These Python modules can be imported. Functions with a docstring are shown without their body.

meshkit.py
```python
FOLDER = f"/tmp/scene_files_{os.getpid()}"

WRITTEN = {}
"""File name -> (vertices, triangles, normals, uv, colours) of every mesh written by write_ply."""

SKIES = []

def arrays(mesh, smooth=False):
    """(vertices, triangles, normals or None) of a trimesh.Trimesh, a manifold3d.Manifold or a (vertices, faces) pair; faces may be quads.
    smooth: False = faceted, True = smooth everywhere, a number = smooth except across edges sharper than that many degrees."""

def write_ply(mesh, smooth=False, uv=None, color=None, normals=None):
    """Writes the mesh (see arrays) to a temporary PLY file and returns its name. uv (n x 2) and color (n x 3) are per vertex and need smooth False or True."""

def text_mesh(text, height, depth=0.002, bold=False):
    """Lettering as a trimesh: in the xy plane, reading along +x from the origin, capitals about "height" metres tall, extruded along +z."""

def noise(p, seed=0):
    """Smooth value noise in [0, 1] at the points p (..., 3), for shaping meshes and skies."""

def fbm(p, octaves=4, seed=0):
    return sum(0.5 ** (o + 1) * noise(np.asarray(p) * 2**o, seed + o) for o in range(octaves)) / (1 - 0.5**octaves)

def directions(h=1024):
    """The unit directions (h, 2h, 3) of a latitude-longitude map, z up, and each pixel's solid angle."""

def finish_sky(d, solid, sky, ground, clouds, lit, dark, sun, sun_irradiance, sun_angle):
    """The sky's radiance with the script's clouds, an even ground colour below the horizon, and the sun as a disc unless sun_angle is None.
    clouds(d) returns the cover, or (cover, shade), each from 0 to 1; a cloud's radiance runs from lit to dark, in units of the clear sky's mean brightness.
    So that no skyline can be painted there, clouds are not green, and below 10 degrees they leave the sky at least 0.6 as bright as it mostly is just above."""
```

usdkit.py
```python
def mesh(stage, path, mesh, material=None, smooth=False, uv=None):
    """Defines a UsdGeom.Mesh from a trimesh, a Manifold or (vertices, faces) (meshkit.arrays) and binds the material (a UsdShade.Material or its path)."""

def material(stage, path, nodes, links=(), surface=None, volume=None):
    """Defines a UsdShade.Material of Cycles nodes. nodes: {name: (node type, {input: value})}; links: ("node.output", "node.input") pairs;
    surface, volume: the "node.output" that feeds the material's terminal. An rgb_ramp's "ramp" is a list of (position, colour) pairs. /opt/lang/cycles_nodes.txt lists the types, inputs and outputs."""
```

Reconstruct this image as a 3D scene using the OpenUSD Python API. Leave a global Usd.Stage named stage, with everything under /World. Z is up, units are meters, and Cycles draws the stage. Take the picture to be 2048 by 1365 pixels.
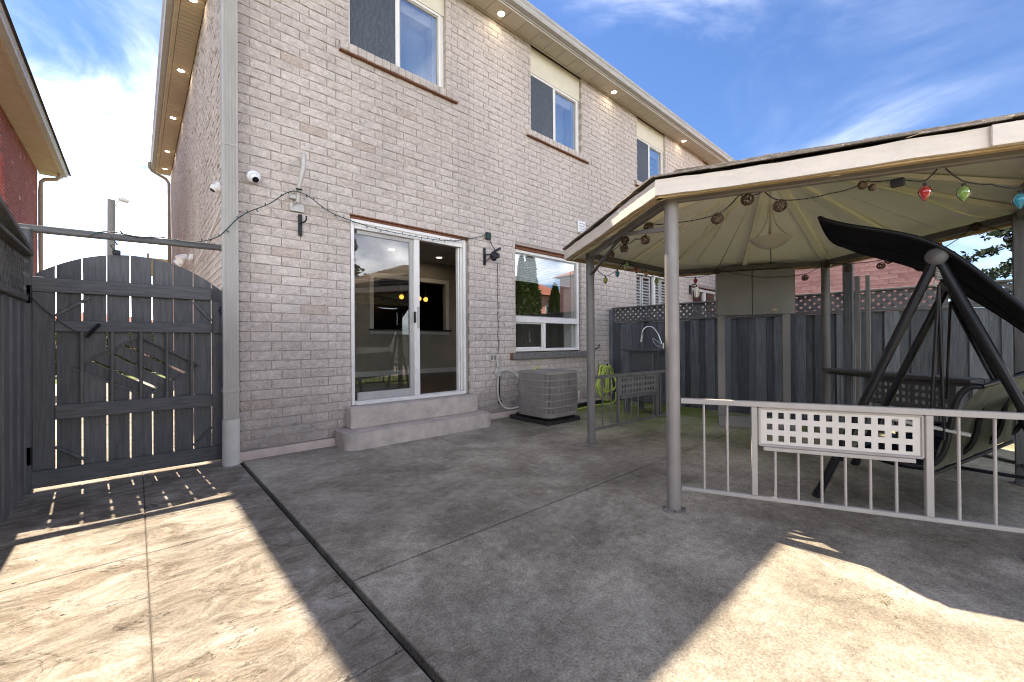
import math, random
import numpy as np, trimesh, usdkit, meshkit
from shapely.geometry import Polygon, box as sbox
from shapely import affinity
from shapely.ops import unary_union
from pxr import Usd, UsdGeom, UsdLux, UsdShade, Gf, Sdf

stage = Usd.Stage.CreateInMemory()
UsdGeom.SetStageUpAxis(stage, 'Z')
World = UsdGeom.Xform.Define(stage, '/World')
UsdGeom.Scope.Define(stage, '/World/Looks')
rnd = random.Random(7)
rng = np.random.default_rng(7)
PI = math.pi
V = np.array

# ---------------------------------------------------------------- camera
CAM = V([-0.728, -4.658, 1.10])
FW, RT = V([0.67170, 0.74080, 0.00452]), V([0.74079, -0.67171, -0.00719])
FW = FW / np.linalg.norm(FW); RT = RT - FW * (RT @ FW); RT = RT / np.linalg.norm(RT); UP = np.cross(RT, FW)
cam = UsdGeom.Camera.Define(stage, '/World/camera')
m = Gf.Matrix4d(*[float(x) for x in (*RT, 0, *UP, 0, *(-FW), 0, *CAM, 1)])
cam.AddTransformOp().Set(m)
cam.CreateHorizontalApertureAttr(36.0); cam.CreateVerticalApertureAttr(36.0 * 682 / 1024)
cam.CreateFocalLengthAttr(36.0 * 829.31 / 2048); cam.CreateFStopAttr(0.0)
cam.CreateClippingRangeAttr(Gf.Vec2f(0.05, 5000))
cam.CreateExposureAttr(2.8)

# ---------------------------------------------------------------- sky and sun
SUN_EL, SUN_AZ = math.radians(59.5), math.atan2(-0.062, 0.998)
sun = UsdLux.DistantLight.Define(stage, '/World/sunlight')
sun.CreateIntensityAttr(0.50); sun.CreateAngleAttr(0.5); sun.CreateColorAttr(Gf.Vec3f(1.0, 0.88, 0.71))
sun.GetPrim().CreateAttribute('inputs:normalize', Sdf.ValueTypeNames.Bool).Set(True)
sun.AddRotateXYZOp().Set(Gf.Vec3f(math.degrees(SUN_EL) - 90, 0, 0)) if False else None
sd = V([math.sin(SUN_AZ) * math.cos(SUN_EL), math.cos(SUN_AZ) * math.cos(SUN_EL), math.sin(SUN_EL)])
zx = sd; xx = np.cross([0, 0, 1], zx); xx /= np.linalg.norm(xx); yx = np.cross(zx, xx)
sun.AddTransformOp().Set(Gf.Matrix4d(*[float(q) for q in (*xx, 0, *yx, 0, *zx, 0, 0, 0, 30, 1)]))
dome = UsdLux.DomeLight.Define(stage, '/World/sky')
dome.GetPrim().SetCustomDataByKey('kind', 'structure')
skym = usdkit.material(stage, '/World/Looks/sky', {
    'tc': ('texture_coordinate', {}),
    'sky': ('sky_texture', {'sky_type': 'single_scattering', 'sun_disc': False, 'sun_elevation': SUN_EL, 'sun_rotation': SUN_AZ, 'altitude': 100.0, 'air_density': 1.0, 'aerosol_density': 0.15, 'ozone_density': 3.0}),
    'hs': ('mix_color', {'blend_type': 'multiply', 'fac': 1.0, 'b': (0.135, 0.162, 0.205), 'use_clamp_result': False, 'use_clamp': False}),
    'sep': ('separate_xyz', {}),
    'mp': ('mapping', {'scale': (1.0, 1.0, 2.6), 'rotation': (0.25, 0.35, 0.5), 'location': (0.3, 0.2, 0.1)}),
    'n1': ('noise_texture', {'scale': 1.7, 'detail': 9.0, 'roughness': 0.58, 'distortion': 0.7}),
    'n2': ('noise_texture', {'scale': 0.9, 'detail': 3.0, 'roughness': 0.5}),
    'r1': ('map_range', {'from_min': 0.36, 'from_max': 0.78, 'clamp': True}),
    'r2': ('map_range', {'from_min': 0.36, 'from_max': 0.62, 'clamp': True}),
    'low': ('map_range', {'from_min': 0.02, 'from_max': 0.55, 'to_min': 0.85, 'to_max': 0.62, 'clamp': True}),
    'm1': ('math', {'math_type': 'multiply'}), 'm2': ('math', {'math_type': 'multiply'}), 'pw': ('math', {'math_type': 'power', 'value2': 2.1}), 'mp2': ('mapping', {'location': (0.3, 2.2, 1.1)}),
    'mix': ('mix_color', {'b': (31.0, 29.5, 27.5), 'use_clamp_result': False}),
    'bg': ('background_shader', {'strength': 0.14})},
    [('tc.generated', 'mp.vector'), ('mp.vector', 'n1.vector'), ('tc.generated', 'mp2.vector'), ('mp2.vector', 'n2.vector'), ('tc.generated', 'sep.vector'), ('sep.z', 'low.value'),
     ('n1.fac', 'r1.value'), ('n2.fac', 'r2.value'), ('r1.result', 'm1.value1'), ('r2.result', 'm1.value2'), ('m1.value', 'm2.value1'), ('low.result', 'm2.value2'),
     ('m2.value', 'pw.value1'), ('pw.value', 'mix.fac'), ('sky.color', 'hs.a'), ('hs.result', 'mix.a'), ('mix.result', 'bg.color')], surface='bg.background')
UsdShade.MaterialBindingAPI.Apply(dome.GetPrim()).Bind(skym)

# ---------------------------------------------------------------- object helpers
used = {}
def numbered(path):
    n = used.get(path, -1) + 1; used[path] = n
    return path if n == 0 else f'{path}_{n:03d}'
ORIG = {}
def setd(prim, **kw):
    for k, v in kw.items():
        if v: prim.SetCustomDataByKey(k, v)
def thing(name, label, cat, loc=(0, 0, 0), group=None):
    x = UsdGeom.Xform.Define(stage, numbered('/World/' + name)); x.AddTranslateOp().Set(Gf.Vec3d(*map(float, loc)))
    p = str(x.GetPath()); ORIG[p] = V(loc, float); setd(x.GetPrim(), label=label, category=cat, group=group)
    return p
def part(parent, name, mesh, mat, smooth=False, label=None, kind=None):
    """One Mesh under a thing or part, or at top level when parent is None; vertices are given in world space."""
    path = numbered((parent or '/World') + '/' + name)
    o = ORIG.get(parent, np.zeros(3))
    v, f = tm(mesh); c = np.round((v.min(0) + v.max(0)) / 2, 4); ORIG[path] = c
    mm = usdkit.mesh(stage, path, (v - c, f), mat, smooth=smooth); setd(mm.GetPrim(), label=label, kind=kind)
    mm.AddTranslateOp().Set(Gf.Vec3d(*map(float, c - o)))
    return path
def struct(name, mesh, mat, label=None, cat=None, kind='structure', smooth=False):
    p = part(None, name, mesh, mat, smooth); setd(stage.GetPrimAtPath(p), label=label, category=cat, kind=kind)
    return p
def tag(p, label, cat, group=None): setd(stage.GetPrimAtPath(p), label=label, category=cat, group=group)

# ---------------------------------------------------------------- mesh helpers
def tm(m):
    if isinstance(m, list):
        vs, fs, n = [], [], 0
        for q in m:
            v, f = tm(q); vs.append(v); fs.append(f + n); n += len(v)
        return np.vstack(vs), np.vstack(fs)
    if isinstance(m, trimesh.Trimesh): return np.array(m.vertices), np.array(m.faces)
    v, f = np.asarray(m[0], float), np.asarray(m[1], int)
    if f.shape[1] == 4: f = np.vstack([f[:, [0, 1, 2]], f[:, [0, 2, 3]]])
    return v, f
BF = V([[0, 2, 3, 1], [4, 5, 7, 6], [0, 1, 5, 4], [2, 6, 7, 3], [0, 4, 6, 2], [1, 3, 7, 5]])
CORN = V([[x, y, z] for x in (0, 1) for y in (0, 1) for z in (0, 1)], float)
BF = V([[0, 1, 3, 2], [4, 6, 7, 5], [0, 4, 5, 1], [2, 3, 7, 6], [0, 2, 6, 4], [1, 5, 7, 3]])
def _cham():
    pts, key = [], []
    for c in CORN * 2 - 1:
        for a in range(3):
            q = c * 0.8; q[a] = c[a]; pts.append(q); key.append((tuple(c), a))
    h = trimesh.convex.convex_hull(V(pts)); idx = [int(np.argmin(np.abs(V(pts) - q).sum(1))) for q in h.vertices]
    return key, V(idx)[h.faces]
CK, CF = _cham()
CS = V([k[0] for k in CK]); CA = V([k[1] for k in CK])
def bx(x0, x1, y0, y1, z0, z1, b=0.0):
    lo, hi = V([min(x0, x1), min(y0, y1), min(z0, z1)], float), V([max(x0, x1), max(y0, y1), max(z0, z1)], float)
    if not b: return lo + CORN * (hi - lo), BF
    c, h = (lo + hi) / 2, (hi - lo) / 2
    b = min(b, h.min() * 0.45)
    v = CS * (h - b); v[np.arange(24), CA] = CS[np.arange(24), CA] * h[CA]
    return c + v, CF
def frame_of(d, up=(0, 0, 1)):
    d = V(d, float); d /= np.linalg.norm(d); up = V(up, float)
    if abs(d @ up) > 0.98: up = V([0, 1, 0.]) if abs(d[1]) < 0.9 else V([1, 0, 0.])
    s = np.cross(up, d); s /= np.linalg.norm(s); return d, s, np.cross(d, s)
def bar(p0, p1, w, h, up=(0, 0, 1), b=0.003):
    """A square bar from p0 to p1: w across, h along up."""
    p0, p1 = V(p0, float), V(p1, float); d, s, t = frame_of(p1 - p0, up); L = np.linalg.norm(p1 - p0)
    v, f = bx(0, L, -w / 2, w / 2, -h / 2, h / 2, b)
    return p0 + v[:, :1] * d + v[:, 1:2] * s + v[:, 2:3] * t, f
def tube(pts, r, n=8, cap=True):
    pts = V(pts, float); N = len(pts); r = np.broadcast_to(r, N)
    T = np.gradient(pts, axis=0) if N > 2 else np.repeat([pts[1] - pts[0]], 2, 0)
    T = T / np.maximum(np.linalg.norm(T, axis=1, keepdims=True), 1e-9)
    _, s, _ = frame_of(T[0]); vs = []
    a = np.arange(n) * 2 * PI / n
    for i in range(N):
        s = s - T[i] * (s @ T[i]); s /= np.linalg.norm(s); t = np.cross(T[i], s)
        vs.append(pts[i] + r[i] * (np.cos(a)[:, None] * s + np.sin(a)[:, None] * t))
    v = np.vstack(vs); f = []
    for i in range(N - 1):
        for k in range(n):
            k2 = (k + 1) % n; f += [[i * n + k, i * n + k2, (i + 1) * n + k2], [i * n + k, (i + 1) * n + k2, (i + 1) * n + k]]
    if cap:
        c = len(v); v = np.vstack([v, pts[:1], pts[-1:]])
        for k in range(n):
            k2 = (k + 1) % n; f += [[c, k2, k], [c + 1, (N - 1) * n + k, (N - 1) * n + k2]]
    return v, V(f)
def cyl(p0, p1, r, n=16, r2=None): return tube([p0, p1], [r, r if r2 is None else r2], n)
def lathe(prof, c, n=24, axis=(0, 0, 1)):
    """prof: (radius, height) pairs turned about axis through c."""
    d, s, t = frame_of(axis); prof = V(prof, float); a = np.arange(n) * 2 * PI / n; N = len(prof)
    v = np.vstack([V(c) + h * d + r * (np.cos(a)[:, None] * s + np.sin(a)[:, None] * t) for r, h in prof]); f = []
    for i in range(N - 1):
        for k in range(n):
            k2 = (k + 1) % n; f += [[i * n + k, i * n + k2, (i + 1) * n + k2], [i * n + k, (i + 1) * n + k2, (i + 1) * n + k]]
    return v, V(f)
def ext(poly, t, fn):
    """Extrudes a shapely polygon by t; fn maps (u, v, w) columns to world."""
    out = []
    for g in getattr(poly, 'geoms', [poly]):
        if g.area < 1e-7: continue
        mm = trimesh.creation.extrude_polygon(g, t, engine='earcut'); out.append((fn(mm.vertices), mm.faces))
    return out
XZ = lambda y0: (lambda v: np.stack([v[:, 0], y0 + v[:, 2], v[:, 1]], 1))      # polygon in x-z, thick towards +y
def sphere(c, r, sub=2, sc=(1, 1, 1)):
    m = trimesh.creation.icosphere(sub, r); return m.vertices * V(sc) + V(c), m.faces
def grid(P):
    """P: (n, m, 3) points -> sheet."""
    n, mm = P.shape[:2]; i = np.arange(n * mm).reshape(n, mm)
    f = np.stack([i[:-1, :-1], i[1:, :-1], i[1:, 1:], i[:-1, 1:]], -1).reshape(-1, 4)
    return tm((P.reshape(-1, 3), f))
def sag(p, q, drop, n=14):
    t = np.linspace(0, 1, n)[:, None]; r = V(p) * (1 - t) + V(q) * t; r[:, 2] -= (4 * t * (1 - t) * drop)[:, 0]; return r

# ---------------------------------------------------------------- materials
def M(name, c1, c2=None, scale=6, rough=0.7, bump=0.0, bscale=60, stretch=(1, 1, 1), rand=0.0, metallic=0.0, spec=0.4, lo=0.35, hi=0.65, coat=0.0, detail=6.0, bdist=0.01, fine=0.0, emis=None):
    c2 = c2 or tuple(x * 0.8 for x in c1)
    N = {'g': ('geometry', {}), 'mp': ('mapping', {'scale': stretch}), 'n': ('noise_texture', {'scale': float(scale), 'detail': float(detail), 'roughness': 0.6}),
         'mr': ('map_range', {'from_min': lo, 'from_max': hi, 'clamp': True}), 'mx': ('mix_color', {'a': c1, 'b': c2}),
         'p': ('principled_bsdf', {'roughness': rough, 'metallic': metallic, 'specular_ior_level': spec, 'coat_weight': coat})}
    L = [('g.position', 'mp.vector'), ('mp.vector', 'n.vector'), ('n.fac', 'mr.value'), ('mr.result', 'mx.fac')]
    col = 'mx.result'
    if fine:
        N['fn'] = ('noise_texture', {'scale': 220.0, 'detail': 3.0, 'roughness': 0.7}); N['fr'] = ('map_range', {'from_min': 0.3, 'from_max': 0.7, 'to_min': 1 - fine, 'to_max': 1 + fine})
        N['fh'] = ('hsv', {}); L += [('g.position', 'fn.vector'), ('fn.fac', 'fr.value'), ('fr.result', 'fh.value'), (col, 'fh.color')]; col = 'fh.color'
    if rand:
        N['oi'] = ('object_info', {}); N['wn'] = ('white_noise_texture', {'dimensions': '3D'}); N['ad'] = ('math', {'math_type': 'add'}); N['fc'] = ('math', {'math_type': 'fraction'})
        N['rr'] = ('map_range', {'to_min': 1 - rand, 'to_max': 1 + rand}); N['hs'] = ('hsv', {})
        L += [('oi.location', 'wn.vector'), ('wn.value', 'ad.value1'), ('g.random_per_island', 'ad.value2'), ('ad.value', 'fc.value1'), ('fc.value', 'rr.value'), ('rr.result', 'hs.value'), (col, 'hs.color')]; col = 'hs.color'
    L.append((col, 'p.base_color'))
    if bump:
        N['bn'] = ('noise_texture', {'scale': float(bscale), 'detail': 6.0, 'roughness': 0.65}); N['b'] = ('bump', {'strength': bump, 'distance': bdist})
        L += [('mp.vector', 'bn.vector'), ('bn.fac', 'b.height'), ('b.normal', 'p.normal')]
    if emis: N['p'][1].update(emission_color=emis[0], emission_strength=emis[1])
    return usdkit.material(stage, '/World/Looks/' + name, N, L, surface='p.BSDF')

def brick_mat(name, cols, rand, bump=0.9, bdist=0.02, grey=None, split=0.45):
    """Rock-faced brick: colour varies from brick to brick, blotches and rough relief within each."""
    N = {'g': ('geometry', {}), 'oi': ('object_info', {}), 'wn': ('white_noise_texture', {'dimensions': '3D'}), 'ad': ('math', {'math_type': 'add'}), 'fc': ('math', {'math_type': 'fraction'}),
         'rp': ('rgb_ramp', {'ramp': cols, 'interpolate': True}),
         'n': ('noise_texture', {'scale': 16.0, 'detail': 8.0, 'roughness': 0.7}), 'mr': ('map_range', {'from_min': 0.3, 'from_max': 0.7, 'to_min': 1 - rand, 'to_max': 1 + rand}),
         'hs': ('hsv', {}), 'bn': ('noise_texture', {'scale': 42.0, 'detail': 8.0, 'roughness': 0.62, 'distortion': 1.4}),
         'vo': ('voronoi_texture', {'scale': 28.0, 'feature': 'f1', 'randomness': 1.0}), 'am': ('math', {'math_type': 'multiply_add', 'value2': 0.35}),
         'b': ('bump', {'strength': bump, 'distance': bdist}),
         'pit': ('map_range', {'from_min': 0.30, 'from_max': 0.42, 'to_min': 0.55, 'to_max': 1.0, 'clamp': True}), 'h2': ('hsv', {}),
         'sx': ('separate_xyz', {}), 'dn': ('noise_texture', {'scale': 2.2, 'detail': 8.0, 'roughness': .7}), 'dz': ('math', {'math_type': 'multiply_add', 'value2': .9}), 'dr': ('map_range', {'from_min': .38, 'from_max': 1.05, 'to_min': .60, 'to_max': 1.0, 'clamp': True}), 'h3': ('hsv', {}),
         'ln': ('noise_texture', {'scale': 1.0, 'detail': 4.0}), 'lm': ('mapping', {'scale': (1.0, 1.0, .35)}), 'lr': ('map_range', {'from_min': .36, 'from_max': .64, 'to_min': .90, 'to_max': 1.08, 'clamp': True}), 'h4': ('hsv', {}),
         'p': ('principled_bsdf', {'roughness': .9, 'specular_ior_level': .06})}
    L = [('oi.location', 'wn.vector'), ('wn.value', 'ad.value1'), ('g.random_per_island', 'ad.value2'), ('ad.value', 'fc.value1'), ('fc.value', 'rp.fac'), ('g.position', 'n.vector'), ('n.fac', 'mr.value'),
         ('mr.result', 'hs.value'), ('rp.color', 'hs.color'), ('hs.color', 'h2.color'), ('g.position', 'bn.vector'), ('g.position', 'vo.vector'), ('vo.distance', 'am.value1'), ('bn.fac', 'am.value3'),
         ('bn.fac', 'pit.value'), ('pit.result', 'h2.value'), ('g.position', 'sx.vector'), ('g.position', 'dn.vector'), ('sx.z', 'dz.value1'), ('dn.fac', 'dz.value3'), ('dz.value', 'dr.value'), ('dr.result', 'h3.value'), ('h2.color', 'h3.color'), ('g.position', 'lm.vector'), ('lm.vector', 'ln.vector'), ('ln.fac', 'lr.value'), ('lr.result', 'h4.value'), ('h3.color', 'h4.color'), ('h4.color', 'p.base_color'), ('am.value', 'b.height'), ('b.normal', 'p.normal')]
    return usdkit.material(stage, '/World/Looks/' + name, N, L, surface='p.BSDF')

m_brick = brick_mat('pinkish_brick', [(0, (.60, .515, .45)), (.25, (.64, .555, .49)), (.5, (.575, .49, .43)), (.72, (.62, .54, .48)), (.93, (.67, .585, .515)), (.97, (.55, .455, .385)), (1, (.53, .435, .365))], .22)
m_brick_red = brick_mat('red_brick', [(0, (.50, .085, .05)), (.6, (.56, .115, .07)), (.8, (.44, .10, .065)), (.9, (.20, .10, .085)), (1, (.17, .09, .075))], .15, bump=.35)
m_brick_pink = brick_mat('rose_brick', [(0, (.48, .25, .22)), (.5, (.52, .29, .25)), (1, (.44, .22, .20))], .12, bump=.3)
m_mortar = M('mortar', (.42, .355, .30), (.34, .29, .245), scale=30, rough=.95, bump=.4, bscale=200)
m_mortar_red = M('pale_mortar', (.50, .26, .205), (.43, .22, .175), scale=30, rough=.95)
m_curb = M('painted_curb', (.70, .56, .48), (.58, .46, .40), scale=9, rough=.9, bump=.35, bscale=70, fine=.06)
m_conc_step = M('step_concrete', (.60, .51, .44), (.44, .38, .33), scale=7, rough=.92, bump=.35, bscale=110, fine=.10)
m_sill = M('sill_concrete', (.20, .185, .17), (.13, .12, .11), scale=25, rough=.95, bump=.8, bscale=120)
m_vinyl = M('white_vinyl', (.80, .76, .70), (.73, .69, .64), scale=9, rough=.45)
m_panel = M('cream_panel', (.72, .66, .52), (.66, .60, .47), scale=5, rough=.6)
m_alu = M('grey_aluminium', (.46, .44, .41), (.40, .38, .355), scale=8, rough=.42)
m_alu_light = M('light_downspout', (.43, .395, .345), (.37, .34, .30), scale=6, rough=.4, stretch=(1, 1, .3))
m_tan = M('tan_soffit', (.52, .43, .30), (.47, .385, .265), scale=5, rough=.5)
m_soffit = M('beige_soffit', (.50, .45, .36), (.45, .40, .32), scale=5, rough=.5)
m_tan_dark = M('tan_trim', (.36, .30, .22), (.31, .26, .19), scale=5, rough=.5)
m_lintel = M('rusted_lintel', (.22, .09, .045), (.15, .06, .035), scale=30, rough=.8)
m_roof = M('asphalt_shingle', (.085, .075, .065), (.055, .05, .045), scale=40, rough=.95, bump=.5, bscale=250, rand=.25)
m_shingle = M('brown_shingle', (.36, .30, .24), (.19, .16, .13), scale=30, rough=.95, bump=.6, bscale=250, rand=.35)
m_redroof = M('red_roof', (.33, .13, .085), (.26, .10, .07), scale=8, rough=.95)
m_wood = M('charcoal_wood', (.140, .138, .138), (.085, .084, .085), scale=7, rough=.72, bump=.4, bscale=26, stretch=(9, 9, .7), rand=.16, lo=.3, hi=.7, spec=.25)
m_woodh = M('charcoal_rail', (.144, .142, .141), (.090, .089, .089), scale=7, rough=.72, bump=.4, bscale=26, stretch=(.8, 9, 9), rand=.10, spec=.25)
m_fence = M('slate_wood', (.128, .132, .136), (.062, .067, .073), scale=6, rough=.7, bump=.4, bscale=24, stretch=(9, 9, .7), rand=.38, lo=.3, hi=.7, spec=.25)
m_fencel = M('lattice_wood', (.12, .115, .112), (.08, .077, .075), scale=14, rough=.8, rand=.15)
m_cap = M('weathered_cap', (.13, .122, .115), (.07, .066, .063), scale=9, rough=.8, bump=.5, bscale=40, stretch=(8, .7, 8))
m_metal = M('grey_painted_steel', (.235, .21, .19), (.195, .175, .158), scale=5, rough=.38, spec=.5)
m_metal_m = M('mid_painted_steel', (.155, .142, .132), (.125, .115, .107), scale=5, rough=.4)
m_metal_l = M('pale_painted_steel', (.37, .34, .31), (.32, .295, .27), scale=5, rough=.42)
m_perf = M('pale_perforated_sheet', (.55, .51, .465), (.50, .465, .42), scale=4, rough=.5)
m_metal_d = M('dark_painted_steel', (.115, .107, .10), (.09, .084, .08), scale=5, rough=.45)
m_fascia = M('cream_fascia', (.72, .63, .53), (.64, .56, .47), scale=5, rough=.6, bump=.15, bscale=14, stretch=(1, 1, 4), fine=.03)
m_ceil = M('cream_plywood', (.95, .92, .82), (.90, .87, .76), scale=2.2, rough=.65, bump=.15, bscale=30, fine=.05)
m_rib = M('cream_rib', (.92, .87, .70), (.86, .81, .62), scale=4, rough=.6)
m_trimwood = M('raw_trim_wood', (.50, .36, .19), (.42, .29, .15), scale=10, rough=.75)
m_cab = M('taupe_board', (.22, .20, .18), (.185, .17, .152), scale=3, rough=.6)
m_black = M('black_steel', (.010, .010, .011), (.007, .007, .008), scale=6, rough=.32, spec=.35)
m_fabric = M('black_canvas', (.012, .011, .014), (.007, .007, .009), scale=7, rough=.75, spec=.12, bump=.3, bscale=30)
m_sling = M('olive_sling', (.085, .082, .055), (.055, .053, .036), scale=10, rough=.6, bump=.2, bscale=300)
m_wire = M('black_wire', (.02, .019, .018), rough=.6)
m_gwire = M('green_wire', (.012, .04, .034), (.01, .03, .03), rough=.5)
m_brown = M('wicker_brown', (.11, .065, .035), (.05, .03, .018), scale=60, rough=.8)
m_ac = M('grey_enamel', (.27, .245, .22), (.22, .20, .18), scale=5, rough=.45)
m_acdark = M('dark_coil', (.025, .025, .025), rough=.8)
m_pad = M('wet_pad', (.028, .026, .024), (.015, .014, .013), scale=20, rough=.55, bump=.5, bscale=60)
m_hose = M('lime_hose', (.60, .70, .14), (.46, .56, .10), scale=12, rough=.4)
m_white = M('white_plastic', (.82, .81, .79), (.78, .77, .75), scale=5, rough=.35)
m_galv = M('galvanised_steel', (.54, .51, .46), (.45, .425, .385), scale=14, rough=.45, metallic=.3)
m_chrome = M('chrome', (.75, .76, .77), (.7, .71, .72), rough=.12, metallic=1.0)
m_sink = M('sink_grey', (.07, .072, .076), (.055, .057, .06), scale=5, rough=.4)
m_pvc = M('white_pipe', (.66, .62, .56), (.56, .53, .48), scale=6, rough=.5)
m_int = M('interior_paint', (.36, .315, .265), rough=.8, scale=2)
m_ceilw = M('white_ceiling', (.75, .72, .67), rough=.9, scale=2)
m_trimw = M('interior_trim', (.68, .66, .62), rough=.5, scale=2)
m_floor = M('dark_floor', (.055, .038, .028), (.035, .024, .018), scale=5, rough=.35, stretch=(1, 8, 1))
m_dcab = M('espresso_cabinet', (.012, .010, .010), rough=.3, scale=3)
m_dark = M('dark_room', (.30, .31, .32), rough=.9, scale=2)
m_blind = M('white_blind', (.80, .80, .79), (.76, .76, .75), rough=.5)
m_sheer = M('pale_sheer', (.66, .74, .80), (.60, .68, .74), rough=.9, scale=3)
m_rust = M('rusty_bolt', (.16, .09, .055), (.10, .055, .035), scale=60, rough=.8)
m_slot = M('dark_gap', (.02, .02, .02), rough=.9)
m_bark = M('bark', (.10, .075, .055), (.06, .045, .033), scale=20, rough=.95)
m_pole = M('weathered_pole', (.20, .185, .165), (.15, .14, .125), scale=9, rough=.9, stretch=(6, 6, .4))
m_soil = M('joint_filler', (.022, .021, .019), (.012, .012, .011), scale=30, rough=.95)
m_leafdry = M('dry_leaf', (.50, .42, .20), (.35, .26, .12), rough=.8)
m_rim = M('lamp_rim', (.75, .74, .72), rough=.4)
m_glow = M('soffit_lamp_glow', (.9, .85, .7), rough=.5, emis=((1.0, .84, .60), 9.0))
m_glow2 = M('ceiling_lamp_glow', (.9, .85, .7), rough=.5, emis=((1.0, .84, .62), 11.0))
m_amber = M('amber_glass', (.55, .22, .03), rough=.2, emis=((1.0, .42, .06), .35))
m_amberw = M('lamp_core', (.9, .8, .6), rough=.4, emis=((1.0, .85, .6), 2.0))
m_frost = M('frosted_shade', (.62, .58, .46), (.55, .51, .40), rough=.35, scale=5)
m_greenwall = M('front_hedge', (.16, .26, .02), (.10, .17, .015), scale=20, rough=.9)
m_teal = M('teal_bin', (.05, .16, .15), rough=.6)
def glassy(name, col):
    return usdkit.material(stage, '/World/Looks/' + name, {'p': ('principled_bsdf', {'base_color': col, 'roughness': .08, 'transmission_weight': .55, 'specular_ior_level': .6, 'coat_weight': .5})}, [], surface='p.BSDF')
m_bulb = {k: glassy('bulb_' + k, c) for k, c in dict(red=(.62, .03, .03), green=(.30, .50, .10), blue=(.03, .38, .52), lime=(.55, .55, .12), orange=(.75, .33, .08)).items()}
m_lens = M('dark_lens', (.008, .008, .009), rough=.08, spec=.6)
def glass(name, base):
    """Thin pane: clear head-on, mirror-like at a glancing angle, the same from both sides."""
    return usdkit.material(stage, '/World/Looks/' + name, {'l': ('layer_weight', {'blend': .5}), 'pw': ('math', {'math_type': 'power', 'value2': 3.2}), 'ma': ('math', {'math_type': 'multiply_add', 'value2': 1 - base, 'value3': base}),
        't': ('transparent_bsdf', {'color': (.88, .91, .90)}), 'g': ('glossy_bsdf', {'color': (1, 1, 1), 'roughness': 0.0}), 'm': ('mix_closure', {})},
        [('l.facing', 'pw.value1'), ('pw.value', 'ma.value1'), ('ma.value', 'm.fac'), ('t.BSDF', 'm.closure1'), ('g.BSDF', 'm.closure2')], surface='m.closure')
m_glass, m_glass_coated, m_glass_sky = glass('window_glass', .13), glass('coated_glass', .32), glass('solar_glass', .6)
m_screen = usdkit.material(stage, '/World/Looks/insect_screen', {'g': ('geometry', {}), 'w': ('wave_texture', {'scale': 5.0, 'distortion': 14.0, 'detail': 3.0, 'detail_scale': 1.3}), 'mr': ('map_range', {'to_min': 0.82, 'to_max': 1.22}), 'h': ('hsv', {'color': (.05, .056, .064)}),
    't': ('transparent_bsdf', {'color': (.9, .9, .9)}), 'd': ('principled_bsdf', {'roughness': .45}), 'm': ('mix_closure', {'fac': .72})},
    [('g.position', 'w.vector'), ('w.fac', 'mr.value'), ('mr.result', 'h.value'), ('h.color', 'd.base_color'), ('t.BSDF', 'm.closure1'), ('d.BSDF', 'm.closure2')], surface='m.closure')
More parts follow.
